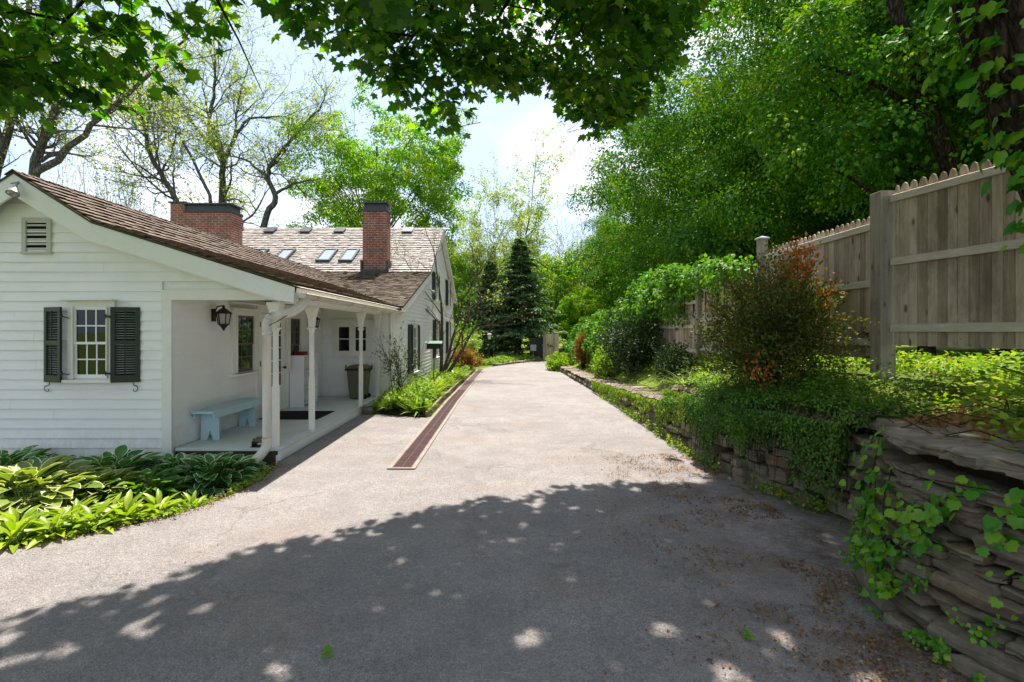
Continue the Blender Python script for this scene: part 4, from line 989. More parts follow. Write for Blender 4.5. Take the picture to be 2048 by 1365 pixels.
# low stone kerb at the far end of the drive
mb = MB(); rng = np.random.default_rng(12); s = 0
while s < 1:
    xx = -0.7 + 3.5*s; yy_ = 31.0 + 6.6*s + 0.25; l = rng.uniform(0.25,0.5)
    rock(mb, (xx, yy_, drive_z(yy_)+0.03), (l*0.5,0.16,rng.uniform(0.08,0.13)), rng.uniform(0,50), 6); s += l/7.4
tag(mb.build('stone_kerb', M['stone']), 'low kerb of stones edging the far end of the drive', 'kerb')

# ------------------------------------------------------------------ fence
FX = lambda y: 4.45 + 0.2*max(0, 5.8-y)
def picket_panel(y0, y1, zb, zt, label, wbase=0.098):
    """Boards from y0 (near) to y1 (far); rails on the drive side."""
    t = thing('picket_fence', (FX((y0+y1)/2),(y0+y1)/2,zb), label, 'fence', 'stretches of weathered picket fence')
    rng = np.random.default_rng(int(y0*100)); mb = MB(); y = y0
    while y < y1-0.03:
        w_ = min(wbase*rng.uniform(0.92,1.1), y1-y); h = zt + rng.normal(0,0.008); x = FX(y)+rng.normal(0,0.0025); x2 = FX(y+w_)
        a, b = y+0.0025, y+w_-0.0025; c = (a+b)/2; hw = (b-a)/2
        pts = [(a,zb+rng.normal(0,0.004)),(b,zb+rng.normal(0,0.004)),(b,h-0.165)] + [(c+hw*(math.cos(q)**0.8 if math.cos(q) > 0 else -((-math.cos(q))**0.8))*(1-0.12*math.sin(q)), h-0.165+0.165*math.sin(q)**1.1) for q in np.linspace(0.25,math.pi-0.25,7)] + [(a,h-0.165)]
        mb.prism([(x+(x2-x)*(q-y)/w_, q, z) for q,z in pts], (0.02,0,0)); y += w_
    mb.build('boards', M['fence'], t)
    H = zt-zb
    for z in (zb+0.16, zb+0.50*H, zb+0.90*H-0.01):
        mb = MB(); x0,x1 = FX(y0), FX(y1)
        mb.hexa([(x0-0.045,y0,z),(x0-0.003,y0,z),(x1-0.003,y1,z),(x1-0.045,y1,z),(x0-0.045,y0,z+0.075),(x0-0.003,y0,z+0.09),(x1-0.003,y1,z+0.09),(x1-0.045,y1,z+0.075)])
        mb.build('rail', M['rail'], t)
    return t
PANELS = [(3.02,5.74,1.66,3.50,'tallest nearest fence panel beside the big post, hanging clear of the ground'),
          (5.98,8.52,1.49,3.23,'fence panel between the big square post and the first capped post, behind the reddish shrub'),
          (8.70,11.32,1.20,2.87,'fence panel between the two capped posts, partly under vines'),
          (11.50,14.3,1.16,2.62,'fence panel past the second capped post under the vine mass')]
for p_ in PANELS: picket_panel(*p_)
def fpost(y, h, zt, zb, label, cap):
    t = thing('fence_post', (FX(y),y,zb), label, 'fence post', 'square fence posts')
    mb = MB(); x = FX(y)-0.03; mb.box(x-h,x+h,y-h,y+h,zb,zt); mb.build('post_shaft', M['post'], t, 0.006)
    if cap:
        mb = MB(); mb.square(x,y,[(h+0.022,zt+0.001),(h+0.022,zt+0.022),(h+0.012,zt+0.03),(0.01,zt+0.06)]); mb.build('post_cap', M['metal'], t)
    return t
fpost(5.86,0.088,3.45,1.1,'thick square fence post without a cap at the end of the nearest panel',False)
fpost(8.61,0.066,3.40,1.0,'capped fence post rising behind the reddish shrub',True)
fpost(11.41,0.062,3.22,0.9,'capped fence post half wrapped in vines',True)
fpost(14.4,0.06,2.75,0.8,'leaning pale fence post beside the dark yew',False)

# ------------------------------------------------------------------ dry stone walls
def wall_stones(name, y0, y1, label, hmin, hmax, lmin, lmax, seed, batter=0.12, face_extra=None, step=0.02, cap_h=0.06, res=8, rg=0.20):
    rng = np.random.default_rng(seed)
    t = thing(name, (wall_x((y0+y1)/2), (y0+y1)/2, 0), label, 'stone wall', 'dry stone retaining walls')
    # arc length table of the wall foot
    ys_ = np.arange(y0, y1+1e-6, step); xs_ = np.array([wall_x(y) for y in ys_])
    s_ = np.concatenate([[0], np.cumsum(np.hypot(np.diff(xs_), np.diff(ys_)))]); tot = s_[-1]
    def at(s):
        y = float(np.interp(s, s_, ys_)); x = wall_x(y); e = 0.12
        tx, ty = wall_x(y+e)-wall_x(y-e), 2*e; l = math.hypot(tx,ty); return x, y, tx/l, ty/l
    def stone(mb, s, z, ln, h, depth, out=0.0, tilt=0.0):
        x,y,tx,ty = at(s); nx,ny = ty,-tx      # behind the face (to +x)
        b = batter*(z - drive_z(y)); m2 = MB(); rock(m2, (0,0,0), (ln/2, depth/2, h/2), rng.uniform(0,99), res, rg)
        for v in m2.v:
            zz_ = v[2] + tilt*v[0]
            q = v[1] + depth/2 - out + b
            mb.v.append((x + tx*v[0] + nx*q, y + ty*v[0] + ny*q, z + h/2 + zz_))
        base = len(mb.v) - len(m2.v)
        for f in m2.f: mb.f.append([i+base for i in f]); mb.s.append(True)
    mb = MB(); cap = MB()
    zcur = np.full(len(ys_), -0.12)
    zrow = -0.12
    while True:
        h = rng.uniform(hmin,hmax); s = rng.uniform(-0.1,0.05); any_ = False
        while s < tot:
            ln = rng.uniform(lmin,lmax)*(0.7+0.6*(h-hmin)/(hmax-hmin+1e-6)); sc = min(max(s+ln/2,0),tot); x,y,_,_ = at(sc)
            base = drive_z(y) + zrow
            if base + h*0.6 < wall_top(y) - cap_h:
                hh = min(h*rng.uniform(0.8,1.15), wall_top(y)-cap_h-base+0.02)
                stone(mb, sc, base+rng.normal(0,0.008), ln*0.985, max(hh,0.035)*0.99, rng.uniform(0.24,0.36), rng.normal(0.01,0.022), rng.normal(0,0.05)); any_ = True
            s += ln
        zrow += h
        if not any_: break
    s = -0.05
    while s < tot:
        ln = rng.uniform(lmin*1.3,lmax*1.35); sc = min(max(s+ln/2,0),tot); x,y,_,_ = at(sc)
        stone(cap, sc, wall_top(y)-cap_h+rng.normal(0,0.008), ln*1.05, cap_h*1.2, rng.uniform(0.34,0.46), rng.normal(0.03,0.02), rng.normal(0,0.03))
        s += ln*0.97
    # second, set back row of flat stones on the crown
    s = 0.1
    while s < tot:
        ln = rng.uniform(lmin*1.2,lmax*1.2); sc = min(s+ln/2,tot); x,y,_,_ = at(sc)
        stone(cap, sc, wall_top(y)-cap_h*0.7+rng.normal(0,0.01), ln*1.05, cap_h, rng.uniform(0.3,0.4), -0.30, rng.normal(0,0.03)); s += ln
    s = 0.2
    while s < tot and y0 > 8:
        ln = rng.uniform(lmin*1.3,lmax*1.4); sc = min(s+ln/2,tot); x,y,_,_ = at(sc)
        stone(cap, sc, wall_top(y)-cap_h*0.8+rng.normal(0,0.008), ln*1.05, cap_h*0.9, rng.uniform(0.34,0.46), -0.58, rng.normal(0,0.02)); s += ln
    mb.build('wall_stones', M['stone'], t, 0, 32); cap.build('capstones', M['stone'], t, 0, 32)
    core = MB(); P0 = []
    for y in np.linspace(y0,y1,40):
        x = wall_x(y); e = 0.1; tx,ty = wall_x(y+e)-wall_x(y-e), 2*e; l = math.hypot(tx,ty); nx,ny = ty/l,-tx/l; b0,b1 = 0.17, 0.17+batter*(wall_top(y)-drive_z(y))
        P0.append([(x+nx*b0,y+ny*b0,drive_z(y)-0.3),(x+nx*b1,y+ny*b1,wall_top(y)-0.06),(x+nx*0.75,y+ny*0.75,wall_top(y)-0.07)])
    vs = [p for r in P0 for p in r]; core.add(vs, [(i*3+j,i*3+j+1,(i+1)*3+j+1,(i+1)*3+j) for i in range(39) for j in range(2)])
    core.build('earth_core', M['earth_core'], t); return t
wall_stones('stone_wall', 8.72, 27.0, 'long low dry stone wall running along the far drive edge', 0.07,0.15,0.16,0.42, 5, res=6)
wall_stones('stone_wall', 4.42, 8.64, 'middle stretch of dry stone wall under the trailing green plants', 0.08,0.17,0.18,0.48, 8, res=8)
wall_stones('stone_wall', -0.6, 4.36, 'nearest tall bulging dry stone wall with ivy, in the shade', 0.045,0.15,0.14,0.46, 11, batter=0.14, cap_h=0.065, res=13, rg=0.14)
# ------------------------------------------------------------------ trees
def rnd_unit(rng, n): return unit(rng.normal(0,1,(n,3)))
def grow(mb, rng, p, d, Ln, r, lvl, maxl, tips, cfg):
    n = cfg.get('seg', 5); pts = [Vector(p)]; rad = [r]; d = Vector(d).normalized(); dirs = []
    jit = cfg['jit']*(1 if lvl else 0.35); end = 0.5 if lvl < maxl else 0.3
    for i in range(n):
        d = (d + Vector(rng.normal(0,jit,3)) + Vector((0,0,cfg['up']*(0.5 if lvl == 0 else 1)))).normalized()
        pts.append(pts[-1] + d*(Ln/n)); rad.append(max(cfg['rmin'], r*(1-(1-end)*(i+1)/n))); dirs.append(d)
    mb.tube(pts, rad, 9 if r > 0.12 else (6 if r > 0.04 else 3), cap=False)
    if lvl >= maxl-1:
        for q, dd in zip(pts[2:], dirs[1:]): tips.append((q, dd))
    if lvl == maxl: return
    k = cfg['kids'][lvl]
    for i in range(k):
        t = cfg['start'][lvl] + (1-cfg['start'][lvl])*(i+rng.uniform(0.2,0.8))/k; j = min(int(t*n), n-1); f = t*n-j
        q = pts[j].lerp(pts[j+1], f); dd = dirs[j]
        side = dd.cross(Vector(rng.normal(0,1,3))).normalized()
        ang = R(rng.uniform(*cfg['ang'])); nd = dd*math.cos(ang) + side*math.sin(ang)
        grow(mb, rng, q, nd, Ln*rng.uniform(*cfg['len']), max(cfg['rmin'], rad[j]*rng.uniform(0.42,0.62)), lvl+1, maxl, tips, cfg)
    grow(mb, rng, pts[-1], d, Ln*rng.uniform(0.6,0.8), rad[-1]*0.9, lvl+1, maxl, tips, cfg)
def crown_leaves(rng, c, rad, ns, per, size, droop=0.35, spray=(1.0,0.7,0.16), hollow=2.2, low=-0.75, gap=0.0, lumps=0.28, jn=0.30):
    """Leaf positions gathered in drooping sprays through an uneven crown volume."""
    d = rnd_unit(rng, ns*2); d = d[d[:,2] > low][:ns]; ns = len(d); rad = np.array(rad)
    u = rng.uniform(0.08,1,ns)**(1/hollow); off = rng.uniform(0,50)
    lump = np.array([noise.noise(Vector(v*1.9)+Vector((off,0,0))) + 0.5*noise.noise(Vector(v*4.5)+Vector((0,off,0))) for v in d])
    keep = lump > gap - 0.5; d, u, lump = d[keep], u[keep], lump[keep]; ns = len(d)
    C = np.array(c) + d*rad*(u*(1+lumps*lump))[:,None]
    o = d.copy(); o[:,2] *= 0.35; o = unit(o); up = np.array([0,0,1.0])
    lat = unit(np.cross(o, up)); sc = rng.uniform(0.6,1.3,(ns,1))
    a = rng.normal(0,0.5,(ns,per)); b = rng.normal(0,0.5,(ns,per)); h = rng.normal(0,0.5,(ns,per))
    P = C[:,None,:] + (a*spray[0]*sc)[...,None]*o[:,None,:] + (b*spray[1]*sc)[...,None]*lat[:,None,:] + h[...,None]*spray[2]*up
    P[...,2] -= droop*(a*a+0.8*b*b)*sc*1.2
    V = o[:,None,:]*0.9 + rng.normal(0,0.55,(ns,per,3)) - up*0.35
    Nn = up*0.8 + o[:,None,:]*(0.25+0.5*np.clip(a,-1,1.5))[...,None] + lat[:,None,:]*(0.5*np.clip(b,-1.5,1.5))[...,None] + rng.normal(0,jn,(ns,per,3))
    S = size*rng.uniform(0.65,1.25,(ns,per))
    return P.reshape(-1,3), V.reshape(-1,3), Nn.reshape(-1,3), S.ravel(), C
def crown_clumps(rng, c, rad, ncl, per, size, rcl, low=-0.8, lumps=0.45, gap=0.0, hollow=3.0, flat=0.68, jn=0.28):
    """Crown of domed leaf clumps: leaves shingle the outside of each clump and hang at its rim."""
    d = rnd_unit(rng, ncl*2); d = d[d[:,2] > low][:ncl]; rad = np.array(rad); off = rng.uniform(0,50)
    lump = np.array([noise.noise(Vector(v*1.9)+Vector((off,0,0))) + 0.5*noise.noise(Vector(v*4.5)+Vector((0,off,0))) for v in d])
    keep = lump > gap - 0.5; d, lump = d[keep], lump[keep]; n = len(d)
    u = rng.uniform(0.15,1,n)**(1/hollow); C = np.array(c) + d*rad*(u*(1+lumps*lump))[:,None]
    o = d.copy(); o[:,2] = o[:,2]*0.4; o = unit(o)
    r = rng.uniform(rcl[0],rcl[1],n); k = (per*(r/rcl[1])**2).astype(int)+12; idx = np.repeat(np.arange(n),k); m = len(idx)
    e = rng.normal(0,1,(m,3)) + o[idx]*0.75 + np.array([0,0,0.65]); e = unit(e)
    rr = r[idx]*np.clip(rng.normal(0.92,0.16,m),0.2,1.3)*(1+0.25*np.sin(e[:,0]*7+idx)*np.cos(e[:,1]*6+idx*1.7))
    P = C[idx] + e*np.stack([rr,rr,rr*flat],1)
    tang = np.array([0,0,-1.0]) - e*(-e[:,2])[:,None]
    V = tang*0.9 + e*0.45 + rng.normal(0,0.42,(m,3)); Nn = e + np.array([0,0,0.25]) + rng.normal(0,jn,(m,3))
    return P, V, Nn, size*rng.uniform(0.65,1.3,m), C
def dense_tree(name, label, seed, h, rad, cz, leaf, ns, per, size, group=None, trunk_r=0.2, mat='bark', lean=(0,0), loc=(0,0,0), low=-0.8, tmpl=T_DIAMOND, spray=(1.0,0.7,0.16), droop=0.35, gap=0.0, lumps=0.28, hollow=2.2, limbs=26, clump=None):
    rng = np.random.default_rng(seed); t = thing(name, loc, label, 'tree', group)
    cc = (lean[0]*0.7,lean[1]*0.7,cz)
    if clump: P,V,Nn,S,C = crown_clumps(rng, cc, rad, ns, per, size, clump, low, lumps, gap, hollow)
    else: P,V,Nn,S,C = crown_leaves(rng, cc, rad, ns, per, size, droop, spray, hollow, low, gap, lumps)
    mb = MB(); top = Vector((lean[0]*0.8, lean[1]*0.8, cz+rad[2]*0.55)); o = Vector(loc)
    tp = [Vector((0,0,-0.3)), Vector((lean[0]*0.12+rng.normal(0,.1),lean[1]*0.12,h*0.2)), Vector((lean[0]*0.4+rng.normal(0,.15),lean[1]*0.4+rng.normal(0,.15),h*0.45)), top]
    path = spline(tp, 5); n = len(path)
    mb.tube([p+o for p in path], [trunk_r*(1.25 if i == 0 else 1-0.8*i/n) for i in range(n)], 9, False)
    for i in rng.choice(len(C), min(limbs,len(C)), replace=False):
        e = Vector(C[i]); j = int(np.clip((0.25+0.6*(e.z-cz+rad[2])/(2*rad[2]))*n, 2, n-2)); s = path[j]
        m = s.lerp(e,0.5) + Vector((0,0,0.12*(e-s).length)); r0 = trunk_r*(1-0.8*j/n)*0.5
        mb.tube([q+o for q in (s, s.lerp(m,0.55), m, m.lerp(e,0.6), e)], [r0,r0*0.8,r0*0.55,r0*0.35,0.012], 5, False)
    mb.build('trunk', M[mat], t)
    mesh_obj('crown', leaf_mesh('crown', tmpl, P, V, Nn, S, M[leaf]), t)
    return t
def place(t, loc, rot=0.0, sc=(1,1,1), label=None):
    c = copy_tree(t); c.location = loc; c.rotation_euler = (0,0,rot); c.scale = sc if hasattr(sc,'__len__') else (sc,sc,sc)
    if label: c['label'] = label
    return c
GROW_F = 'tall maples along the bank behind the fence'
fz = lambda x,y: ground_z(x,y)
A = dense_tree('maple_tree','large green maple with drooping layered foliage directly above the capped fence posts',21,15,(5.6,5.6,5.6),9.0,'lf_forest',210,1250,0.108,GROW_F,0.22,loc=(13.3,15.8,1.2),lean=(-0.8,0.5),low=-0.9,clump=(0.6,1.4),lumps=0.55,hollow=3.0,gap=0.08)
B = dense_tree('maple_tree','dense green maple second along the bank, its crown edging the sky over the drive',22,17,(6.0,6.0,7.6),9.0,'lf_forest',250,950,0.13,GROW_F,0.26,loc=(11.4,23,0.6),lean=(0.5,0.6),low=-0.95,clump=(0.65,1.5),lumps=0.55,hollow=3.0,gap=0.08)
D = dense_tree('maple_tree','tall maple farther along the bank with a lighter sunlit flank',23,16,(5.6,5.6,7.2),8.6,'lf_forest',240,700,0.155,GROW_F,0.22,loc=(11.8,32.5,0.3),lean=(-0.4,-0.3),low=-0.95,clump=(0.65,1.5),lumps=0.55,hollow=3.0,gap=0.08)
place(A,(14.2,43,0.2),1.1,(1.1,1.1,0.95),'maple near the far end of the bank, low crown above the vine mass')
place(D,(13.0,53,0.2),2.3,(1.05,1.05,0.85),'last maple of the bank, smallest against the sky beside the drive end')
place(B,(21,17,1.4),0.7,1.15,'maple in the second rank, filling the dark space above the fence')
place(D,(20.5,27,1.2),3.9,1.2,'second rank maple behind the sky edge trees of the bank')
place(A,(22,38,1.0),4.2,(1.3,1.3,1.35),'tall second rank maple far along the bank')
place(B,(19.5,9.5,1.5),2.6,(1.0,1.0,1.1),'shaded maple behind the nearest fence panel at right')
place(A,(27,23,1.4),5.2,1.6,'big maple deep in the woodland behind the other trees')
place(D,(29,12,1.5),1.9,1.5,'deep shaded maple in the woodland at the right edge')
place(D,(14.0,9.2,1.5),5.0,(0.85,0.85,0.95),'maple with low shaded boughs just over the big square fence post')
# dark leaning trunk behind the nearest fence panel
rng = np.random.default_rng(77); T0 = thing('leaning_tree',(11.0,10.8,1.4),'dark tree with a thick leaning bare trunk behind the nearest fence panel','tree')
mb = MB(); p = spline([(11.0,10.8,1.0),(10.2,10.7,3.5),(9.1,10.6,6.2),(8.3,10.6,8.6),(7.8,10.7,11.0)],6); mb.tube(p,[0.22-0.12*i/len(p) for i in range(len(p))],10)
for s,e in (((10.5,10.75,2.6),(7.4,11.4,5.6)),((10.0,10.7,4.0),(11.4,11.2,8.0)),((9.1,10.6,6.2),(7.2,11.6,8.0))):
    m = Vector(s).lerp(Vector(e),0.5)+Vector((0,0,0.25)); mb.tube(spline([s,m,e],5),[0.075-0.004*i for i in range(11)],6)
mb.build('trunk',M['bark'],T0)
P,V,Nn,S,C = crown_clumps(rng,(0.9,2.2,7.6),(3.0,2.6,2.6),90,300,0.13,(0.4,0.9))
P2,V2,N2,S2,C2 = crown_clumps(rng,(-2.6,0.5,5.4),(2.4,1.3,2.4),46,300,0.12,(0.35,0.75))
mesh_obj('crown',leaf_mesh('crown',T_DIAMOND,np.concatenate([P,P2]),np.concatenate([V,V2]),np.concatenate([Nn,N2]),np.concatenate([S,S2]),M['lf_forest']),T0)

# trees beyond the house and at the end of the drive
Mp = dense_tree('maple_tree','bright spring green maple rising behind the house roof and the single brick chimney',31,19,(6.6,5.5,6.6),12.8,'lf_bright',360,400,0.17,None,0.28,'bark_grey',loc=(-9.9,38.5,-0.4),low=-0.85,gap=0.2,lumps=0.5,clump=(0.45,1.05),hollow=2.2)
GB = 'bright trees closing the view past the house'
S1 = dense_tree('young_tree','lime green tree just past the gable end of the house',32,11,(4.0,3.5,4.6),5.2,'lf_bright',200,260,0.17,GB,0.12,'bark_grey',loc=(-5.6,45,-0.4),low=-0.98,gap=0.1,clump=(0.35,0.85),hollow=2.2)
for x,y,s,r,l in ((-1.9,52,0.95,1.2,'lime green tree behind the left side of the tall spruce'),(4.6,50,1.0,2.6,'sunlit yellow green tree right of the spruce above the gate'),(8.5,58,1.15,4.0,'sunlit tree between the gate and the bank maples'),(-10.5,57,1.35,0.4,'lime tree low behind the house ridge'),(1.2,64,1.3,5.1,'far pale green tree seen past the spruce tip'),(7.0,45,0.62,3.4,'small bushy bright tree directly behind the board gate'),(-3.2,42,0.6,2.2,'low bright tree behind the post lantern'),(-17,62,1.5,2.0,'far lime green tree left of the bright maple')):
    place(S1,(x,y,-0.45),r,s,l)
GT = 'far trees closing the horizon'
for k,(x,y,s) in enumerate(((-60,95,1.5),(-45,100,1.6),(-32,92,1.4),(20,90,1.5),(34,80,1.6),(46,64,1.6),(50,44,1.7),(48,24,1.7),(-75,70,1.6),(3,98,1.5),(-14,96,1.5))):
    place(S1,(x,y,-0.5),k*1.3,s*1.3,'far bright tree in the belt of woodland on the horizon')['group'] = GT
def bare_tree(name,label,seed,base,d,Ln,r,cfg,leaf,size,per,mat='bark_grey',maxl=4,group=None,keep=1.0):
    rng = np.random.default_rng(seed); t = thing(name,base,label,'tree',group); mb = MB(); tips = []
    grow(mb,rng,base,d,Ln,r,0,maxl,tips,cfg); mb.build('trunk',M[mat],t)
    tp = np.array([tuple(q) for q,_ in tips]) - np.array(base); td = np.array([tuple(dd) for _,dd in tips])
    n = len(tp); idx = np.repeat(np.arange(n), per); m = len(idx); sel = rng.uniform(0,1,m) < keep; idx = idx[sel]; m = len(idx)
    P = tp[idx] + rng.normal(0,size*0.9,(m,3)); V = td[idx]*0.5 + rng.normal(0,0.6,(m,3)) - np.array([0,0,0.25]); Nn = rng.normal(0,0.6,(m,3)) + np.array([0,0,0.7])
    mesh_obj('crown',leaf_mesh('crown',T_DIAMOND,P,V,Nn,size*rng.uniform(0.6,1.3,m),M[leaf]),t); return t
OAK = dict(jit=0.17,up=0.05,rmin=0.008,kids=[5,4,4,3],start=[0.45,0.3,0.3,0.2],ang=(28,62),len=(0.5,0.72),seg=5)
def limbed_tree(name,label,seed,base,limbs,cfg,leaf,size,per,mat='bark_grey',keep=1.0,kid=(0.30,2.6),maxl=3):
    """Limbs given as (points, radius at foot, radius at tip); finer branches grow off them."""
    rng = np.random.default_rng(seed); t = thing(name,base,label,'tree'); mb = MB(); tips = []
    for pts,r0,r1 in limbs:
        p = spline(pts,5); n = len(p); p = [q+Vector(rng.normal(0,0.035,3)) if 0 < i < n-1 else q for i,q in enumerate(p)]
        rr = [r0+(r1-r0)*i/(n-1) for i in range(n)]; mb.tube(p,rr,9,False); ln = sum((p[i+1]-p[i]).length for i in range(n-1))
        for k in range(int(ln*1.15)):
            j = int(rng.uniform(kid[0],1)*(n-1)); j = min(j,n-2); dd = (p[j+1]-p[j]).normalized(); side = dd.cross(Vector(rng.normal(0,1,3))).normalized(); ang = R(rng.uniform(28,70))
            grow(mb,rng,p[j],dd*math.cos(ang)+side*math.sin(ang),kid[1]*rng.uniform(0.6,1.25)*(1.2-0.5*j/n),max(0.02,rr[j]*0.42),maxl-2,maxl,tips,cfg)
        grow(mb,rng,p[-1],(p[-1]-p[-2]),kid[1]*0.9,r1*0.9,maxl-2,maxl,tips,cfg)
    mb.build('trunk',M[mat],t)
    tp = np.array([tuple(q) for q,_ in tips])-np.array(base); td = np.array([tuple(q) for _,q in tips]); idx = np.repeat(np.arange(len(tp)),per); idx = idx[rng.uniform(0,1,len(idx))<keep]; m = len(idx)
    P = tp[idx]+rng.normal(0,size*0.9,(m,3)); V = td[idx]*0.5+rng.normal(0,0.6,(m,3))-np.array([0,0,0.25]); Nn = rng.normal(0,0.6,(m,3))+np.array([0,0,0.7])
    mesh_obj('crown',leaf_mesh('crown',T_DIAMOND,P,V,Nn,size*rng.uniform(0.6,1.3,m),M[leaf]),t); return t
LB = dict(jit=0.20,up=0.05,rmin=0.008,kids=[4,4,4],start=[0.2,0.2,0.15],ang=(28,65),len=(0.5,0.75),seg=5)
limbed_tree('sparse_tree','sparse grey tree with a thick forked trunk behind the nearest gable roof',41,(-19.2,20,-0.5),[([(-19.2,20,-0.5),(-19.1,20,4.0),(-18.9,20,8.2),(-18.4,20.1,9.8),(-17.9,20.2,12.5),(-17.6,20.3,16)],0.25,0.08),([(-18.9,20,8.0),(-17.6,19.9,8.9),(-16.1,19.8,10.2),(-14.2,19.7,11.8),(-12.6,19.6,13.2)],0.15,0.04),([(-18.6,20,8.6),(-17.3,20.4,9.8),(-16.2,20.8,11.8)],0.08,0.03)],LB,'lf_sparse',0.10,2,keep=0.7,kid=(0.45,2.3))
limbed_tree('sparse_tree','sparse tree with a slanting grey trunk at the upper left edge',42,(-21.4,19.5,-0.5),[([(-21.4,19.5,-0.5),(-20.6,19.5,5),(-19.6,19.5,9.0),(-18.9,19.6,12.5),(-18.6,19.7,16)],0.22,0.08)],LB,'lf_sparse',0.10,2,keep=0.7,kid=(0.4,2.4))
limbed_tree('sparse_tree','tall airy tree with an open twisting crown behind the wide chimney',43,(-20.6,36.5,-0.5),[([(-20.6,36.5,-0.5),(-20.6,36.5,6),(-20.7,36.5,11.5),(-20.6,36.5,14.2)],0.27,0.20),([(-20.6,36.5,14.0),(-21.5,36.3,16.5),(-21.2,36.4,19.5),(-21.3,36.5,23)],0.20,0.05),([(-20.6,36.5,14.0),(-19.6,36.6,16.4),(-18.4,36.6,17.4),(-16.2,36.8,17.6)],0.16,0.04),([(-20.7,36.5,14.6),(-22.4,36,16.6),(-24,35.6,19.5)],0.13,0.04),([(-19.9,36.5,15.6),(-19.7,37,19),(-19.2,37.3,21.5)],0.10,0.03)],LB,'lf_sparse',0.15,3,keep=0.7,kid=(0.25,3.4))
limbed_tree('sparse_tree','grey tree with crooked bare limbs between the wide chimney and the bright maple',44,(-16.6,33,-0.5),[([(-16.6,33,-0.5),(-16.4,33,5),(-15.9,33,9.0),(-15.2,33,10.6),(-15.7,33,12.0),(-15.2,33,13.2),(-14.0,33,14.6),(-12.6,33,16.2)],0.26,0.06),([(-15.3,33,10.8),(-14.0,33.2,11.6),(-12.6,33.3,11.9)],0.11,0.03),([(-15.7,33,12.0),(-17.4,33.2,13.2),(-18.8,33.3,13.6)],0.10,0.03)],dict(LB,jit=0.26),'lf_sparse',0.13,2,keep=0.5,kid=(0.5,2.2))
limbed_tree('sparse_tree','slanting sparse tree left of the wide chimney, leaning to the left',45,(-18.6,30.5,-0.5),[([(-18.6,30.5,-0.5),(-19.0,30.5,5),(-20.1,30.5,9.8),(-21.6,30.5,12.4),(-22.3,30.6,15.5),(-22.6,30.7,18.5)],0.24,0.06),([(-19.0,30.5,6),(-18.0,30.6,9.4),(-19.6,30.8,13.0),(-21.0,31,15)],0.14,0.04)],LB,'lf_sparse',0.13,3,keep=0.7,kid=(0.4,2.8))
SAP = dict(jit=0.12,up=0.14,rmin=0.007,kids=[5,4,3],start=[0.3,0.2,0.2],ang=(18,42),len=(0.5,0.7),seg=5)
GS = 'thin saplings behind the nearest gable roof'
for k,(x,y,h,l) in enumerate(((-24.5,30,6.2,'thin twiggy sapling just right of the forked trunk'),(-26.5,34,6.6,'thin sapling with upright bare twigs in mid gap of the left trees'),(-23.4,33,6.0,'slender sapling close left of the wide chimney'),(-30,33,6.5,'thin sapling low behind the gable roof peak'),(-22,28,5.2,'short fine twigged sapling above the gable roof slope'))):
    bare_tree('sapling',l,50+k,(x,y,-0.5),(rng.normal(0,0.1),0,1),h,0.09,SAP,'lf_sparse',0.11,3,'twig',3,GS,0.7)
ELM = dict(jit=0.15,up=0.03,rmin=0.008,kids=[5,4,4,3],start=[0.3,0.2,0.2,0.2],ang=(25,60),len=(0.5,0.72),seg=5)
bare_tree('sparse_tree','feathery yellow green tree standing against the cloud behind the spruce',61,(1.2,52,-0.5),(-0.02,0,1),8.2,0.26,ELM,'lf_sparse',0.19,8,keep=1.0)
bare_tree('sparse_tree','nearly bare spreading tree right of the feathery yellow green tree',62,(5.2,54,-0.5),(0.12,0,1),7.2,0.24,dict(ELM,jit=0.2),'lf_sparse',0.14,2,keep=0.5)
bare_tree('sparse_tree','slim sparse tree between the gable end and the spruce',63,(-1.9,47,-0.5),(-0.05,0,1),6.6,0.16,ELM,'lf_sparse',0.15,4,keep=0.8)
bare_tree('sparse_tree','bare topped tree poking out above the bright maple crown',64,(-11.5,43,-0.5),(0.03,0,1),9.5,0.18,SAP,'lf_sparse',0.12,2,'twig',3,keep=0.5)
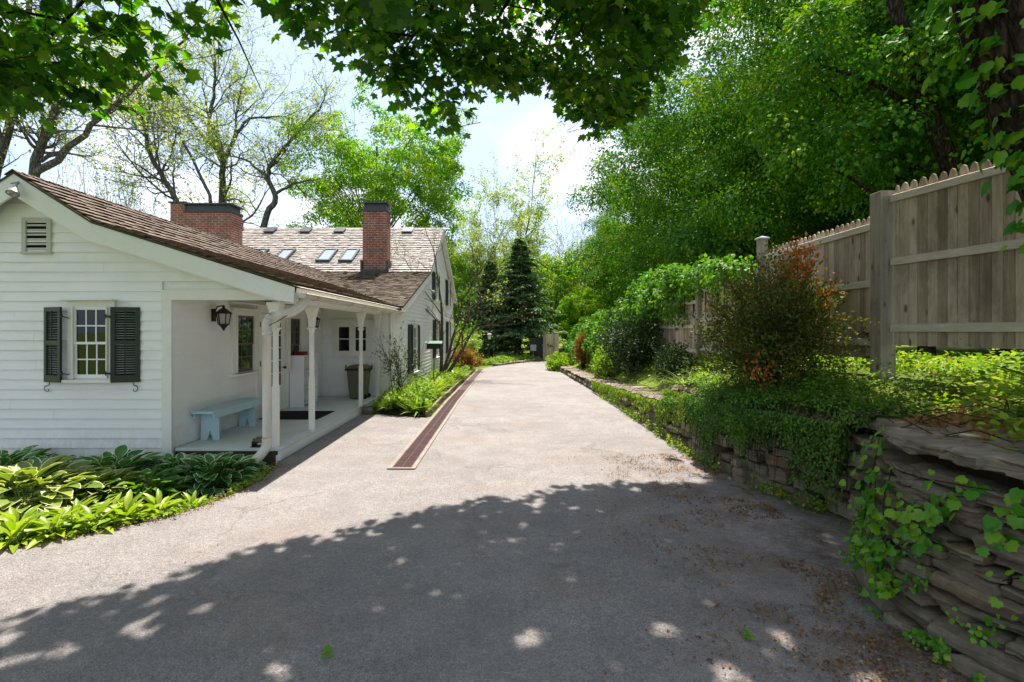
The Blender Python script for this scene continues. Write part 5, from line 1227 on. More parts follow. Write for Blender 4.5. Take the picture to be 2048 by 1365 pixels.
# conifers
def conifer(name,label,seed,loc,h,rb,n,leaf='lf_conifer',group=None):
    rng = np.random.default_rng(seed); t = thing(name,loc,label,'tree',group); mb = MB(); o = Vector(loc)
    mb.tube([o+Vector((0,0,-0.2)),o+Vector((0,0,h*0.5)),o+Vector((0,0,h*0.98))],[0.16,0.09,0.01],7,False)
    PP=[];VV=[];NN=[];SS=[]
    for i in range(n):
        f = (i/n)**0.85; z = h*(0.10+0.88*f); L0 = rb*(1-f)**0.85*rng.uniform(0.45,1.3)+0.15; a = rng.uniform(0,2*math.pi)
        dx,dy = math.cos(a),math.sin(a); m = int(26*L0+14)
        s = rng.uniform(0.12,1,m)**0.75; px = s*L0; sag = -0.30*L0*s + 0.16*L0*s*s
        wd = 0.28*L0*(1.05-s)+0.06; lat = rng.normal(0,0.55,m)*wd
        P = np.stack([px*dx-lat*dy, px*dy+lat*dx, z+sag-np.abs(lat)*0.25+rng.normal(0,0.03,m)],1)
        V = np.stack([dx-0.9*np.sign(lat)*dy*rng.uniform(0,1,m), dy+0.9*np.sign(lat)*dx*rng.uniform(0,1,m), -0.25+rng.normal(0,0.25,m)],1)
        PP.append(P);VV.append(V);NN.append(np.array([0,0,1.0])+rng.normal(0,0.35,(m,3)));SS.append(rng.uniform(0.2,0.42,m))
        if i%3==0: mb.tube([o+Vector((0,0,z)),o+Vector((dx*L0*0.5,dy*L0*0.5,z-0.11*L0)),o+Vector((dx*L0*0.95,dy*L0*0.95,z-0.14*L0))],[0.03,0.02,0.006],3,False)
    mb.build('trunk',M['bark'],t)
    mesh_obj('crown',leaf_mesh('crown',T_DIAMOND,np.concatenate(PP),np.concatenate(VV),np.concatenate(NN),np.concatenate(SS),M[leaf],0.55),t); return t
conifer('spruce_tree','tall dark spruce with silvery tips at the end of the drive',71,(1.15,40,-0.4),9.9,3.5,400)
conifer('spruce_tree','narrower dark spruce close left of the tall one, behind the post lantern',72,(-1.2,41.5,-0.4),8.2,2.9,300)
# ------------------------------------------------------------------ the maple overhead
rng = np.random.default_rng(91)
tx,ty = 4.12,3.25
Tm = thing('maple_tree',(tx,ty,1.1),'maple with a thick rough trunk at the right edge, its boughs hanging overhead','tree')
mb = MB(); tr = spline([(4.55,3.22,0.85),(4.32,3.25,1.6),(3.96,3.28,2.7),(3.50,3.32,3.9),(3.2,3.3,5.2),(3.05,3.2,6.6)],8)
mb.tube(tr,[0.43-0.13*i/len(tr)+(0.10 if i < 3 else 0) for i in range(len(tr))],18,False)
# fork and limbs over the drive
SH = [(-14,0.5),(-9,1.1),(-6,2.0),(-3.1,3.1),(-2.45,3.6),(-1.8,4.3),(0.22,5.45),(2.0,5.9),(4.5,6.2),(9,6.2)]      # where the shade of the crown ends on the drive
ZL = [(-12,3.9),(-5,3.75),(-3.95,3.95),(-3.3,4.2),(-3.0,5.4),(-2.75,6.4),(-2.55,6.0),(-2.4,5.4),(-1.9,5.0),(-1.5,4.9),(-0.8,4.5),(-0.4,5.4),(0.3,5.75),(0.9,5.45),(1.35,5.15),(1.9,5.2),(2.5,6.1),(3.0,7.2),(5,7.6)]
def edge_y(x,z): return pl(x-KX*z, SH) + KY*z + 0.36*noise.noise(Vector((x*1.1,z*0.5,7.7))) + 0.26*noise.noise(Vector((x*3.3,z,1.7)))
limb_ends = []
for x in (-5.4,-4.2,-3.2,-2.3,-1.3,-0.4,0.6,1.5,2.2,3.2):
    z = pl(x,ZL)+0.55; y = edge_y(x,z)-0.5; limb_ends.append((x,y,z))
for x,y in ((-6,-1),(-4,-2),(-1,-3),(-3,2),(-0.8,2.5),(1.5,4.0),(2,-2),(5,-1)): limb_ends.append((x,y,8.2+rng.uniform(-0.8,0.8)))
src = [Vector(tr[-1]),Vector(tr[-9]),Vector(tr[-5])]
for i,e in enumerate(limb_ends):
    s = src[i%3]; e = Vector(e); m = s.lerp(e,0.5)+Vector((rng.normal(0,.25),rng.normal(0,.25),1.2)); p = spline([s,s.lerp(m,.5)+Vector((0,0,.3)),m,m.lerp(e,.6)+Vector((0,0,.35)),e],6)
    r0 = 0.13; n = len(p); mb.tube(p,[max(0.012,r0*(1-i_/n)) for i_ in range(n)],7,False)
    for k in range(9):
        j = int(n*0.4)+int(rng.integers(0,int(n*0.58))); q = p[j]; dd = Vector(rng.normal(0,1,3)); dd.z = dd.z*0.4-0.15; dd.normalize(); ln = rng.uniform(0.5,1.3)
        mb.tube([q,q+dd*ln*0.5+Vector((0,0,0.05)),q+dd*ln],[0.018,0.011,0.004],4,False)
mb.build('trunk',M['bark'],Tm)
# twigs with leaves through the crown volume
tw = []
while len(tw) < 3900:
    x = rng.uniform(-8.0,3.4); z0 = pl(x,ZL); z = z0 + (rng.uniform(0,1)**1.7)*4.6; ye = edge_y(x,z)
    dback = rng.uniform(0,1)**1.25*8.0; y = ye - 0.15 - dback
    if y < -6: continue
    if noise.noise(Vector((x*0.75,y*0.75,z*0.9)))+0.5*noise.noise(Vector((x*2,y*2,z*2))) < -0.14: continue
    if math.hypot(x,y) < 2.5 and z < 5.5: continue
    if z-EYE < 0.70*y and -0.45 > x/max(y,.1) > -0.57 and z < 6.3: continue
    tw.append((x,y,z))
for _ in range(900):  # extra twigs added to deepen the shade beside the stone wall
    x = rng.uniform(0.8,4.3); z = pl(x,ZL)+0.3+rng.uniform(0,3.0); y = edge_y(x,z)-0.2-rng.uniform(0,4.2); tw.append((x,y,z))
for _ in range(520):  # extra twigs added to close sun gaps over the middle drive
    x = rng.uniform(-2.0,1.2); z = pl(x,ZL)+0.8+rng.uniform(0,2.4); y = min(edge_y(x,z)-0.3, rng.uniform(5.0,7.6)); tw.append((x,y,z))
# fringe twigs close to the shade line so that its outline is leafy
for x in np.linspace(-8.5,3.1,190):
    for _ in range(4):
        if noise.noise(Vector((x*2.3,3.3,0))) < -0.12 and rng.uniform() < 0.8: continue
        xx = x+rng.normal(0,0.06); z = pl(xx,ZL)+abs(rng.normal(0,0.55)); tw.append((xx,edge_y(xx,z)-abs(rng.normal(0,0.30))-0.12,z))
tw = np.array(tw); n = len(tw); per = 8
a = rng.uniform(0,2*math.pi,(n,per)); rr_ = rng.uniform(0.02,0.34,(n,per))
P = tw[:,None,:] + np.stack([rr_*np.cos(a),rr_*np.sin(a),rng.normal(-0.02,0.09,(n,per))],-1)
V = np.stack([np.cos(a),np.sin(a),rng.normal(-0.55,0.35,(n,per))],-1)
Nn = np.array([0,0,1.0])+rng.normal(0,0.42,(n,per,3)); S = rng.uniform(0.075,0.165,(n,per))
mb = MB()
for q in tw[::2]:
    q = Vector(q); dd = Vector(rng.normal(0,1,3)); dd.z = abs(dd.z)*0.5; dd.normalize(); ln = rng.uniform(0.3,0.7)
    mb.tube([q+dd*ln, q+dd*ln*0.5+Vector((0,0,-0.03)), q-dd*0.15], [0.006,0.004,0.002], 3, False)
mb.build('twigs',M['bark'],Tm)
P = P.reshape(-1,3)-np.array([tx,ty,1.1])
# leaves removed along sun rays to shape flecks of sun on the drive
P = P.reshape(-1,3); V = V.reshape(-1,3); Nn = Nn.reshape(-1,3); S = S.ravel(); ok = np.ones(len(P),bool); W = P+np.array([tx,ty,1.1])+0.5*S[:,None]*unit(V)
for gx_,gy_,gr in ((0.98,3.06,.17),(1.2,2.66,.20),(1.62,2.98,.13),(0.62,2.75,.12),(1.9,2.62,.14),(1.35,3.35,.09),(-3.0,3.0,.14),(-2.3,3.1,.18),(-2.0,3.3,.10),(-2.75,2.75,.12),(-0.85,3.95,.08),(-1.2,2.7,.10),(0.15,2.95,.09)):
    d = W-np.array([gx_,gy_,0]); ax = np.array(sv); k = d@ax; ok &= np.linalg.norm(d-k[:,None]*ax,axis=1) > gr*0.42+0.045
for _ in range(46):      # small holes cut near the rim to make the shadow edge ragged
    gx_ = rng.uniform(-4.2,2.6); gy_ = pl(gx_,SH)-abs(rng.normal(0.1,0.38))+0.05; d = W-np.array([gx_,gy_,0]); ax = np.array(sv); k = d@ax; ok &= np.linalg.norm(d-k[:,None]*ax,axis=1) > rng.uniform(0.05,0.095)
P, V, Nn, S = P[ok], V[ok], Nn[ok], S[ok]
mesh_obj('crown',leaf_mesh('crown',T_MAPLE,P,V,Nn,S,M['lf_canopy']),Tm)
# ivy climbing the trunk
iv = thing('climbing_ivy',(3.6,3.1,2.6),'big leaved green ivy climbing the left side of the thick trunk','ivy')
P=[];V=[];Nn=[];S=[]
for i in range(760):
    t_ = rng.uniform(0,1); j = int(t_*(len(tr)-12)); c = Vector(tr[j]); rad_ = 0.40-0.10*t_
    ang = rng.normal(math.pi*0.98,0.30) if rng.uniform() < 0.93 else rng.uniform(math.pi*0.9,math.pi*1.7)
    d = Vector((math.cos(ang),math.sin(ang)*0.8,0)); q = c + d*(rad_+abs(rng.normal(0.02,0.12)))
    if t_ < 0.48 and rng.uniform() < 0.93: continue
    P.append(q-Vector((3.6,3.1,2.6))); V.append(Vector((d.x*0.4,d.y*0.4,-0.8))+Vector(rng.normal(0,0.35,3))); Nn.append(d+Vector((0,0,0.5))+Vector(rng.normal(0,0.35,3))); S.append(rng.uniform(0.05,0.105))
mesh_obj('leaves',leaf_mesh('leaves',T_GRAPE,P,V,Nn,S,M['lf_grape']),iv)
# ------------------------------------------------------------------ hostas and lilies by the wing
def rosette(name,label,cat,seed,T,mat,n,ln,rad,h,group=None,width=1.0,loc=(0,0,0),tilt=(1.3,-0.02)):
    """Leaves fountain out of one base: the inner ones stand, the outer ones arch down."""
    rng = np.random.default_rng(seed); t = thing(name,loc,label,cat,group)
    f = np.sqrt(rng.uniform(0.0,1,n)); a = rng.uniform(0,2*math.pi,n); d = np.stack([np.cos(a),np.sin(a),np.zeros(n)],1)
    P = d*(f*rad)[:,None]; P[:,2] = h*(1-0.75*f**2)+rng.normal(0,0.03,n)
    V = d + np.array([0,0,1.0])*(tilt[0]+(tilt[1]-tilt[0])*f+rng.normal(0,0.18,n))[:,None]; Nn = np.array([0,0,1.0]) - d*(tilt[0]*(1-f))[:,None] + rng.normal(0,0.22,(n,3))
    S = ln*rng.uniform(0.75,1.2,n)
    mesh_obj('leaves',leaf_mesh('leaves',T,P,V,Nn,S,M[mat],width),t)
    mb = MB(); o = Vector(loc)
    for i in range(0,n,2):
        q = Vector(P[i]); mb.tube([o+Vector((q.x*0.15,q.y*0.15,-0.05)),o+q*0.6+Vector((0,0,0.02)),o+q],0.006,3,False)
    mb.build('stalks',M['stalk'],t); return t
M['stalk'] = plain('green_stalk',(0.08,0.16,0.03),0.6,0.2)
GH = 'variegated hostas along the wing wall'
gzf = lambda x,y: ground_z(x,y)+0.02
H1 = rosette('hosta','wide white edged hosta below the porch corner next to the downspout','hosta',5,T_HOSTA,'lf_hosta',190,0.21,0.52,0.25,GH,0.92,(-3.78,6.42,gzf(-3.78,6.42)))
H2 = rosette('hosta','white edged hosta under the garden tap','hosta',6,T_HOSTA,'lf_hosta',200,0.225,0.58,0.27,GH,0.92,(-5.0,6.35,gzf(-5,6.35)))
H3 = rosette('hosta','sunlit gold edged hosta at the left edge in front of the dark ones','hosta',7,T_HOSTA,'lf_hosta_gold',210,0.24,0.72,0.36,GH,0.92,(-5.15,5.35,gzf(-5.15,5.35)))
for x,y,s,r,src_,l in ((-6.45,6.45,1.05,1.0,H2,'blue green hosta at the left edge against the foundation'),(-5.75,6.1,0.95,2.2,H1,'white edged hosta between the tap and the left edge'),(-4.42,6.75,0.72,3.1,H2,'small hosta between the two large ones by the wall'),(-5.9,5.3,0.9,4.0,H3,'gold edged hosta cut by the left edge of the picture'),(-4.62,5.6,0.72,5.2,H3,'smaller gold edged hosta right of the big sunlit one')):
    place(src_,(x,y,gzf(x,y)),r,s,l)
GL = 'lime green lilies edging the drive'
L1 = rosette('lily','lime green lily clump at the drive edge near the left side','lily',15,T_LILY,'lf_lily',46,0.21,0.13,0.06,GL,0.85,(-4.27,4.35,gzf(-4.27,4.35)),(2.0,0.35))
for k,(x,y,s,r) in enumerate(((-4.15,4.62,0.95,0.4),(-3.95,4.78,1.0,1.3),(-3.78,4.98,1.05,2.2),(-3.62,5.2,0.95,3.3),(-4.75,4.3,1.1,4.4),(-4.6,4.72,0.95,5.0),(-4.3,4.98,0.9,0.8),(-3.42,5.42,0.7,2.9),(-4.05,5.15,0.8,1.9),(-5.0,4.6,1.0,2.4),(-5.3,4.35,1.1,3.0))):
    x += 0.09; y -= 0.11
    place(L1,(x,y,gzf(x,y)),r,s,'lime green lily clump in the sunny row along the drive edge')['group'] = GL
L1['label'] = 'lime green lily clump in the sunny row along the drive edge'
rosette('fern','dark green feathery clump in the shade between the hostas and the lilies','fern',25,T_LILY,'lf_vinca',120,0.22,0.36,0.20,None,0.8,(-4.12,5.72,gzf(-4.12,5.72)))

def scatter_stuff(name,n,area,zf,T,mat,size,seed,up=(0.02,0.12),tilt=0.5,width=1.0,keep=None,vup=0.2):
    rng = np.random.default_rng(seed); P=[]
    while len(P) < n:
        x,y = area(rng)
        if keep and not keep(x,y,rng): continue
        P.append((x,y,zf(x,y)+rng.uniform(*up)))
    P = np.array(P); V = rng.normal(0,1,(n,3)); V[:,2] = V[:,2]*0.35+vup; Nn = np.array([0,0,1.0])+rng.normal(0,tilt,(n,3)); S = size*rng.uniform(0.55,1.35,n)
    return tag(mesh_obj(name,leaf_mesh(name,T,P,V,Nn,S,M[mat],width)),kind='stuff')
lump = lambda x,y,s=1.0: noise.noise(Vector((x*s,y*s,4.2)))
# bed along the house
def bed(rng):
    y = 10.75 + 17*rng.uniform()**1.5; return rng.uniform(pl(y,[(10.6,-1.8),(11.0,-2.9),(40,-2.9)]),-1.72), y
bz = lambda x,y: drive_z(y)+0.06
scatter_stuff('bed_groundcover',11000,bed,lambda x,y: bz(x,y)+0.42*max(0,0.15+lump(x,y,1.9)),T_OVAL,'lf_bed',0.07,31,(0.0,0.15),0.75)
scatter_stuff('bed_blades',1500,bed,lambda x,y: bz(x,y)+0.15*max(0,lump(x,y,1.9)),T_BLADE,'lf_bed',0.30,48,(0,0.05),0.5,2.0,vup=1.1,keep=lambda x,y,r: lump(x,y,1.1) > -0.05)
def tuft(name,label,cat,seed,loc,n,ln,mat,group=None,w=1.0,spread=0.1):
    return rosette(name,label,cat,seed,T_BLADE,mat,n,ln,spread,0.03,group,w,loc,(2.4,0.9))
GI = 'grassy clumps in the house bed'
I1 = tuft('daylily','tall grassy clump in the middle of the house bed near the drain','daylily',33,(-2.05,14.4,0.08),120,0.46,'lf_lily',GI,1.6,0.16)
for x,y,s,l in ((-2.0,13.4,0.85,'shorter grassy clump in front of the tall one in the house bed'),(-2.15,16.2,0.95,'grassy clump below the bird feeder'),(-1.95,19.5,1.0,'grassy clump by the leaning bare tree'),(-2.5,11.35,0.8,'grassy clump at the corner of the porch and house bed')): place(I1,(x,y,bz(x,y)),s*7,s,l)
# bare leaning shrub tree before the gable
def stems(name,label,cat,seed,base,dirs,Ln,r,mat,leaf,size,per,cfg,maxl=3,group=None,keep=1.0,T=T_DIAMOND):
    rng = np.random.default_rng(seed); t = thing(name,base,label,cat,group); mb = MB(); tips=[]
    for d in dirs: grow(mb,rng,Vector(base)+Vector((d[0]*0.05,d[1]*0.05,-0.05)),d,Ln*rng.uniform(0.8,1.15),r*rng.uniform(0.7,1.1),0,maxl,tips,cfg)
    mb.build('branches',M[mat],t)
    if per:
        tp = np.array([tuple(q) for q,_ in tips])-np.array(base); td = np.array([tuple(q) for _,q in tips]); idx = np.repeat(np.arange(len(tp)),per); idx = idx[rng.uniform(0,1,len(idx))<keep]; m = len(idx)
        P = tp[idx]+rng.normal(0,size*0.8,(m,3)); V = td[idx]+rng.normal(0,0.7,(m,3)); Nn = np.array([0,0,0.8])+rng.normal(0,0.6,(m,3))
        mesh_obj('leaves',leaf_mesh('leaves',T,P,V,Nn,size*rng.uniform(0.6,1.3,m),M[leaf]),t)
    return t
BR = dict(jit=0.16,up=0.02,rmin=0.006,kids=[4,4,3],start=[0.35,0.25,0.2],ang=(18,48),len=(0.5,0.75),seg=5)
stems('bare_tree','leaning multi stemmed bare tree against the gable wall, branches reaching over the drive','tree',41,(-2.42,18.6,-0.05),[(0.20,0.3,1),(0.42,0.4,1),(0.12,-0.1,1),(0.62,0.3,0.9)],2.6,0.075,'bark_pale','lf_sparse',0.06,1,dict(BR,up=0.06,kids=[3,3,3]),3,keep=0.35)
stems('shrub','thin dark twiggy shrub at the corner of the porch and gable wall','shrub',42,(-2.55,11.7,0.03),[(0.15,-0.1,1),(-0.25,0.1,1),(-0.05,0.2,1),(0.3,0.2,1)],0.72,0.02,'twig','lf_dark',0.045,1,dict(BR,rmin=0.003,up=0.05,kids=[3,3,3]),3,keep=0.5)
stems('shrub','dry brownish shrub at the far corner of the house bed','shrub',43,(-2.1,25.2,-0.2),[(rng.normal(0,.5),rng.normal(0,.5),1) for _ in range(7)],0.6,0.02,'twig','lf_rust',0.08,5,dict(BR,rmin=0.005),2)
stems('shrub','pale feathery shrub beside the post lantern','shrub',44,(-3.4,31.5,-0.35),[(rng.normal(0,.5),rng.normal(0,.5),1) for _ in range(9)],1.3,0.03,'bark_pale','lf_sparse',0.12,7,dict(BR,rmin=0.008),2)
stems('shrub','green shrub left of the post lantern behind the house bed','shrub',45,(-4.0,34.5,-0.35),[(rng.normal(0,.5),rng.normal(0,.5),1) for _ in range(9)],1.5,0.03,'bark_pale','lf_bright',0.15,8,dict(BR,rmin=0.008),2)
# end of drive plants
def far_bed(rng):
    s = rng.uniform(); return -2.8+4.6*s+rng.normal(0,0.4), 29.3+6.6*s+0.9+abs(rng.normal(0,0.9))
scatter_stuff('drive_end_groundcover',4200,far_bed,lambda x,y: ground_z(x,y)+0.25*max(0,0.3+lump(x,y,1.2)),T_OVAL,'lf_bed',0.13,35,(0.05,0.3),0.6)
# ------------------------------------------------------------------ bank plants on the right
def bank(rng):
    y = -0.5+28*rng.uniform()**1.6; return wall_x(y)+0.35+rng.uniform()**1.15*3.2, y
def bkeep(x,y,rng):
    if 3.0 < y < 4.3 and x-wall_x(y) < 0.75: return False
    if y > 8.6 and x-wall_x(y) < 0.95: return False
    return lump(x,y,1.3)+rng.normal(0,0.22) > -0.32
scatter_stuff('bank_groundcover',26000,bank,lambda x,y: bank_z(x-wall_x(y),y)+0.16*max(0,0.3+lump(x,y,2.1)),T_OVAL,'lf_cover',0.062,36,(0.01,0.15),0.55,keep=bkeep)
scatter_stuff('lawn_grass',16000,lambda rng: (FX(5)+0.15+rng.uniform()**1.5*7, 2+16*rng.uniform()),lambda x,y: ground_z(x,y)-0.01,T_BLADE,'lf_grass',0.12,37,(0,0.01),0.5,2.2,vup=1.2)
scatter_stuff('dead_leaves',3200,lambda rng: (lambda y: (wall_x(y)+0.3+abs(rng.normal(0.25,0.35)),y))(rng.uniform(1.5,9)),lambda x,y: bank_z(x-wall_x(y),y)+0.01,T_OVAL,'lf_rust',0.05,38,(0.01,0.06),0.5)
def litter(rng):
    y = 2.0+5.4*rng.uniform()**1.2; return min(wall_x(y)+0.02, 2.75-abs(rng.normal(0,0.75))-0.0), y
def lk(x,y,rng): return x < wall_x(y)+0.03 and 0.6*lump(x,y,1.9)+0.5*lump(x+9,y,4.7)+0.3*lump(x,y+5,11)+rng.normal(0,0.13) > 0.10
scatter_stuff('leaf_litter',7500,litter,lambda x,y: drive_z(y)+0.006,T_DIAMOND,'lf_litter',0.022,39,(0.0,0.008),0.35,0.8,keep=lk)
scatter_stuff('leaf_litter',420,lambda rng:(rng.uniform(-3,2.4),rng.uniform(2.2,9)),lambda x,y: drive_z(y)+0.012,T_DIAMOND,'lf_rust',0.022,40,(0.0,0.006),0.35,0.5)
GF = 'fallen green leaves on the drive'
rng = np.random.default_rng(8)
for k,(x,y,l) in enumerate(((-1.02,2.79,'curled green leaf lying on the shaded drive near the bottom edge'),(1.42,2.95,'small green weed leaf lying in the brown litter by the stone wall'))):
    t = mesh_obj('fallen_leaf',leaf_mesh('fallen_leaf',T_MAPLE,[(0,0,0),(0.02,0.02,0.012)],[(1,.4,.2),(-.2,1,.3)],[(0.1,0.2,1),(0.3,-.3,1)],[0.06,0.05],M['lf_grape']),None,(x,y,0.02)); tag(t,l,'leaf',GF)
def bed_edge(rng):
    if rng.uniform() < 0.6: y = rng.uniform(3.7,6.9); return drive_left(y)+rng.normal(0.02,0.07), y
    y = rng.uniform(10.7,26); return -1.63+rng.normal(0,0.03), y
scatter_stuff('mulch_crumbs',2600,bed_edge,lambda x,y: drive_z(y)+0.008,T_DIAMOND,'lf_litter',0.022,46,(0,0.012),0.5,0.8)
scatter_stuff('edge_weeds',500,lambda rng:(lambda y:(drive_left(y)-0.05+rng.normal(0,0.045),y))(rng.uniform(3.7,6.6)),lambda x,y: drive_z(y)-0.02,T_OVAL,'lf_bed',0.04,47,(0,0.07),0.7)
# trailing plants over the middle wall
def curtain(name,label,cat,seed,y0,y1,n,mat,size,hang,out,loc_y,topspread=0.8,T=T_OVAL,stem='twig',nstem=60,topbias=0.4):
    rng = np.random.default_rng(seed); loc = Vector((wall_x(loc_y),loc_y,0.5)); t = thing(name,loc,label,cat); P=[];V=[];Nn=[];mb = MB()
    for i in range(n):
        y = y0+(y1-y0)*rng.uniform(); dens = 0.50+1.0*noise.noise(Vector((y*1.7,seed,0)))+0.45*noise.noise(Vector((y*5.1,seed,3))); zt = wall_top(y)
        if rng.uniform() < topbias:
            s = 0.1+abs(rng.normal(0,topspread*0.6)); x = wall_x(y)+s; z = bank_z(max(s,0.3),y)+0.04+abs(rng.normal(0,0.12))*(1+noise.noise(Vector((x*2,y*2,seed))))
            if s < 0.3: z = zt+abs(rng.normal(0.03,0.09))
            P.append((x,y,z)); V.append((rng.normal(-.2,.6),rng.normal(0,.6),rng.normal(0,.3))); Nn.append((rng.normal(-.3,.4),rng.normal(0,.4),1))
        else:
            dp = abs(rng.normal(0,1))*hang*max(0.12,dens); z = zt-dp
            if z < drive_z(y)+0.03: continue
            x = wall_x(y)+0.13*(z-drive_z(y)) - out*(0.25+rng.uniform(0,0.75))*(1-0.5*dp/(hang*1.6))-0.03
            P.append((x,y,z)); V.append((-0.35+rng.normal(0,.3),rng.normal(0,.45),-0.75+rng.normal(0,.3))); Nn.append((-1+rng.normal(0,.4),rng.normal(-0.2,.45),0.6+rng.normal(0,.3)))
    for i in range(nstem):
        y = y0+(y1-y0)*rng.uniform(); zt = wall_top(y); dp = abs(rng.normal(0,1))*hang*0.9; x = wall_x(y); j = rng.normal(0,0.12)
        z1 = max(zt-dp,drive_z(y)+0.05)
        mb.tube([(x+0.5,y-j,zt+0.08),(x+0.12,y,zt+0.07),(x+0.13*zt-out*0.7,y+j*0.4,zt-0.05),(x+0.10*z1-out*0.5,y+j,z1)],0.0035,3,False)
    P = np.array(P); m = len(P)
    mesh_obj('leaves',leaf_mesh('leaves',T,P-np.array(loc),V,Nn,size*rng.uniform(0.6,1.35,m),M[mat]),t); mb.build('stems',M[stem],t); return t
curtain('trailing_plant','thick trailing periwinkle hanging over the middle stone wall','trailing plant',51,4.75,7.3,26000,'lf_vinca',0.030,0.46,0.24,6.0,0.95,nstem=170,topbias=0.48)
t = bpy.data.objects['trailing_plant']; rng = np.random.default_rng(58); PP=[];VV=[];NN=[];SS=[]
for y in np.linspace(4.7,7.5,46):
    s = rng.normal(0.18,0.26); x = wall_x(y)+s; z = wall_top(y)+0.02+max(-0.25,rng.normal(0.02,0.09))-(0.35*abs(s) if s < 0 else 0); r = rng.uniform(0.10,0.24)
    P,V,Nn,S,C = crown_clumps(rng,(x,y,z),(0.05,0.05,0.03),2,170,0.032,(r*0.7,r),-1,0.3,-9,2.0,0.8); PP.append(P);VV.append(V);NN.append(Nn);SS.append(S)
mesh_obj('mounds',leaf_mesh('mounds',T_OVAL,np.concatenate(PP)-np.array(t.location),np.concatenate(VV),np.concatenate(NN),np.concatenate(SS),M['lf_vinca']),t)
curtain('trailing_plant','light trailing weeds spilling down the far low stone wall','trailing plant',52,8.4,15.5,2300,'lf_cover',0.055,0.30,0.10,10.5,0.3,topbias=0.04)
curtain('trailing_plant','small bright weeds on the middle stone wall corner where the wall steps down','trailing plant',53,7.3,8.9,1700,'lf_cover',0.045,0.5,0.10,8.2,0.4,topbias=0.15)
# foot weeds
scatter_stuff('wall_foot_weeds',2600,lambda rng:(lambda y:(wall_x(y)-0.05+rng.normal(0,0.05),y))(rng.uniform(2.2,14)),lambda x,y: drive_z(y),T_OVAL,'lf_cover',0.035,54,(0.0,0.14),0.7,keep=lambda x,y,r: lump(x,y,2.2)>-0.05)
# grape ivy on the near wall
rng = np.random.default_rng(61)
def near_face(y,z,out):
    e=0.1; x=wall_x(y); tx_,ty_=wall_x(y+e)-wall_x(y-e),2*e; l=math.hypot(tx_,ty_); nx,ny=ty_/l,-tx_/l; b=0.14*(z-drive_z(y))-out
    return Vector((x+nx*b,y+ny*b,z)), Vector((-nx,-ny,0))
t = thing('grape_ivy',(2.6,3.2,0.6),'glossy broad leaved ivy strands on the nearest stone wall','ivy'); P=[];V=[];Nn=[];S=[]; mb = MB()
strands = [(3.55,1.08,3.45,0.25),(3.7,1.0,3.6,0.15),(3.35,0.95,3.2,0.3),(2.75,0.92,3.0,0.72),(2.45,0.98,2.6,0.70),(2.2,0.85,2.5,0.55),(2.3,0.66,2.1,0.5),(2.95,0.7,3.1,0.45),(3.15,0.78,2.9,0.62),(2.05,0.45,1.9,0.3),(3.3,0.5,3.2,0.2),(2.15,1.06,2.9,0.95)]
for (ya,za,yb,zb_) in strands:
    pts=[]
    for s in np.linspace(0,1,16):
        q,nn = near_face(ya+(yb-ya)*s+0.05*math.sin(s*7+ya*9), za+(zb_-za)*s, 0.05); pts.append(q)
        for _ in range(4 if abs(ya-yb)<0.3 and ya>3.2 else 2):
            if rng.uniform()<0.3: continue
            P.append(q+nn*abs(rng.normal(0.01,0.03))+Vector(rng.normal(0,0.045,3))-Vector((2.6,3.2,0.6))); V.append(nn*0.45+Vector((0,0,-0.7))+Vector(rng.normal(0,0.4,3))); Nn.append(nn+Vector((0,0,0.65))+Vector(rng.normal(0,0.3,3))); S.append(rng.uniform(0.03,0.075))
    mb.tube(pts,0.0035,4,False)
mesh_obj('leaves',leaf_mesh('leaves',T_GRAPE,P,V,Nn,S,M['lf_grape']),t); mb.build('stems',M['twig'],t)
t = thing('ground_ivy',(2.5,3.0,0.2),'small round leaved creeper at the foot of the nearest stone wall','ivy'); P=[];V=[];Nn=[];S=[]
for i in range(1500):
    y = rng.uniform(2.2,3.75); z = min(0.9,abs(rng.normal(0,0.22))*(1.2 if y > 2.9 else 0.7)); 
    if noise.noise(Vector((y*4,z*4,2)))<-0.02+0.25*z: continue
    q,nn = near_face(y,z+0.01,0.035+abs(rng.normal(0,0.02))); P.append(q-Vector((2.5,3.0,0.2))); V.append(nn*0.3+Vector((0,0,-0.5))+Vector(rng.normal(0,0.6,3))); Nn.append(nn+Vector((0,0,0.6))+Vector(rng.normal(0,0.35,3))); S.append(rng.uniform(0.018,0.042))
mesh_obj('leaves',leaf_mesh('leaves',T_OVAL,P,V,Nn,S,M['lf_grape'],1.5),t)
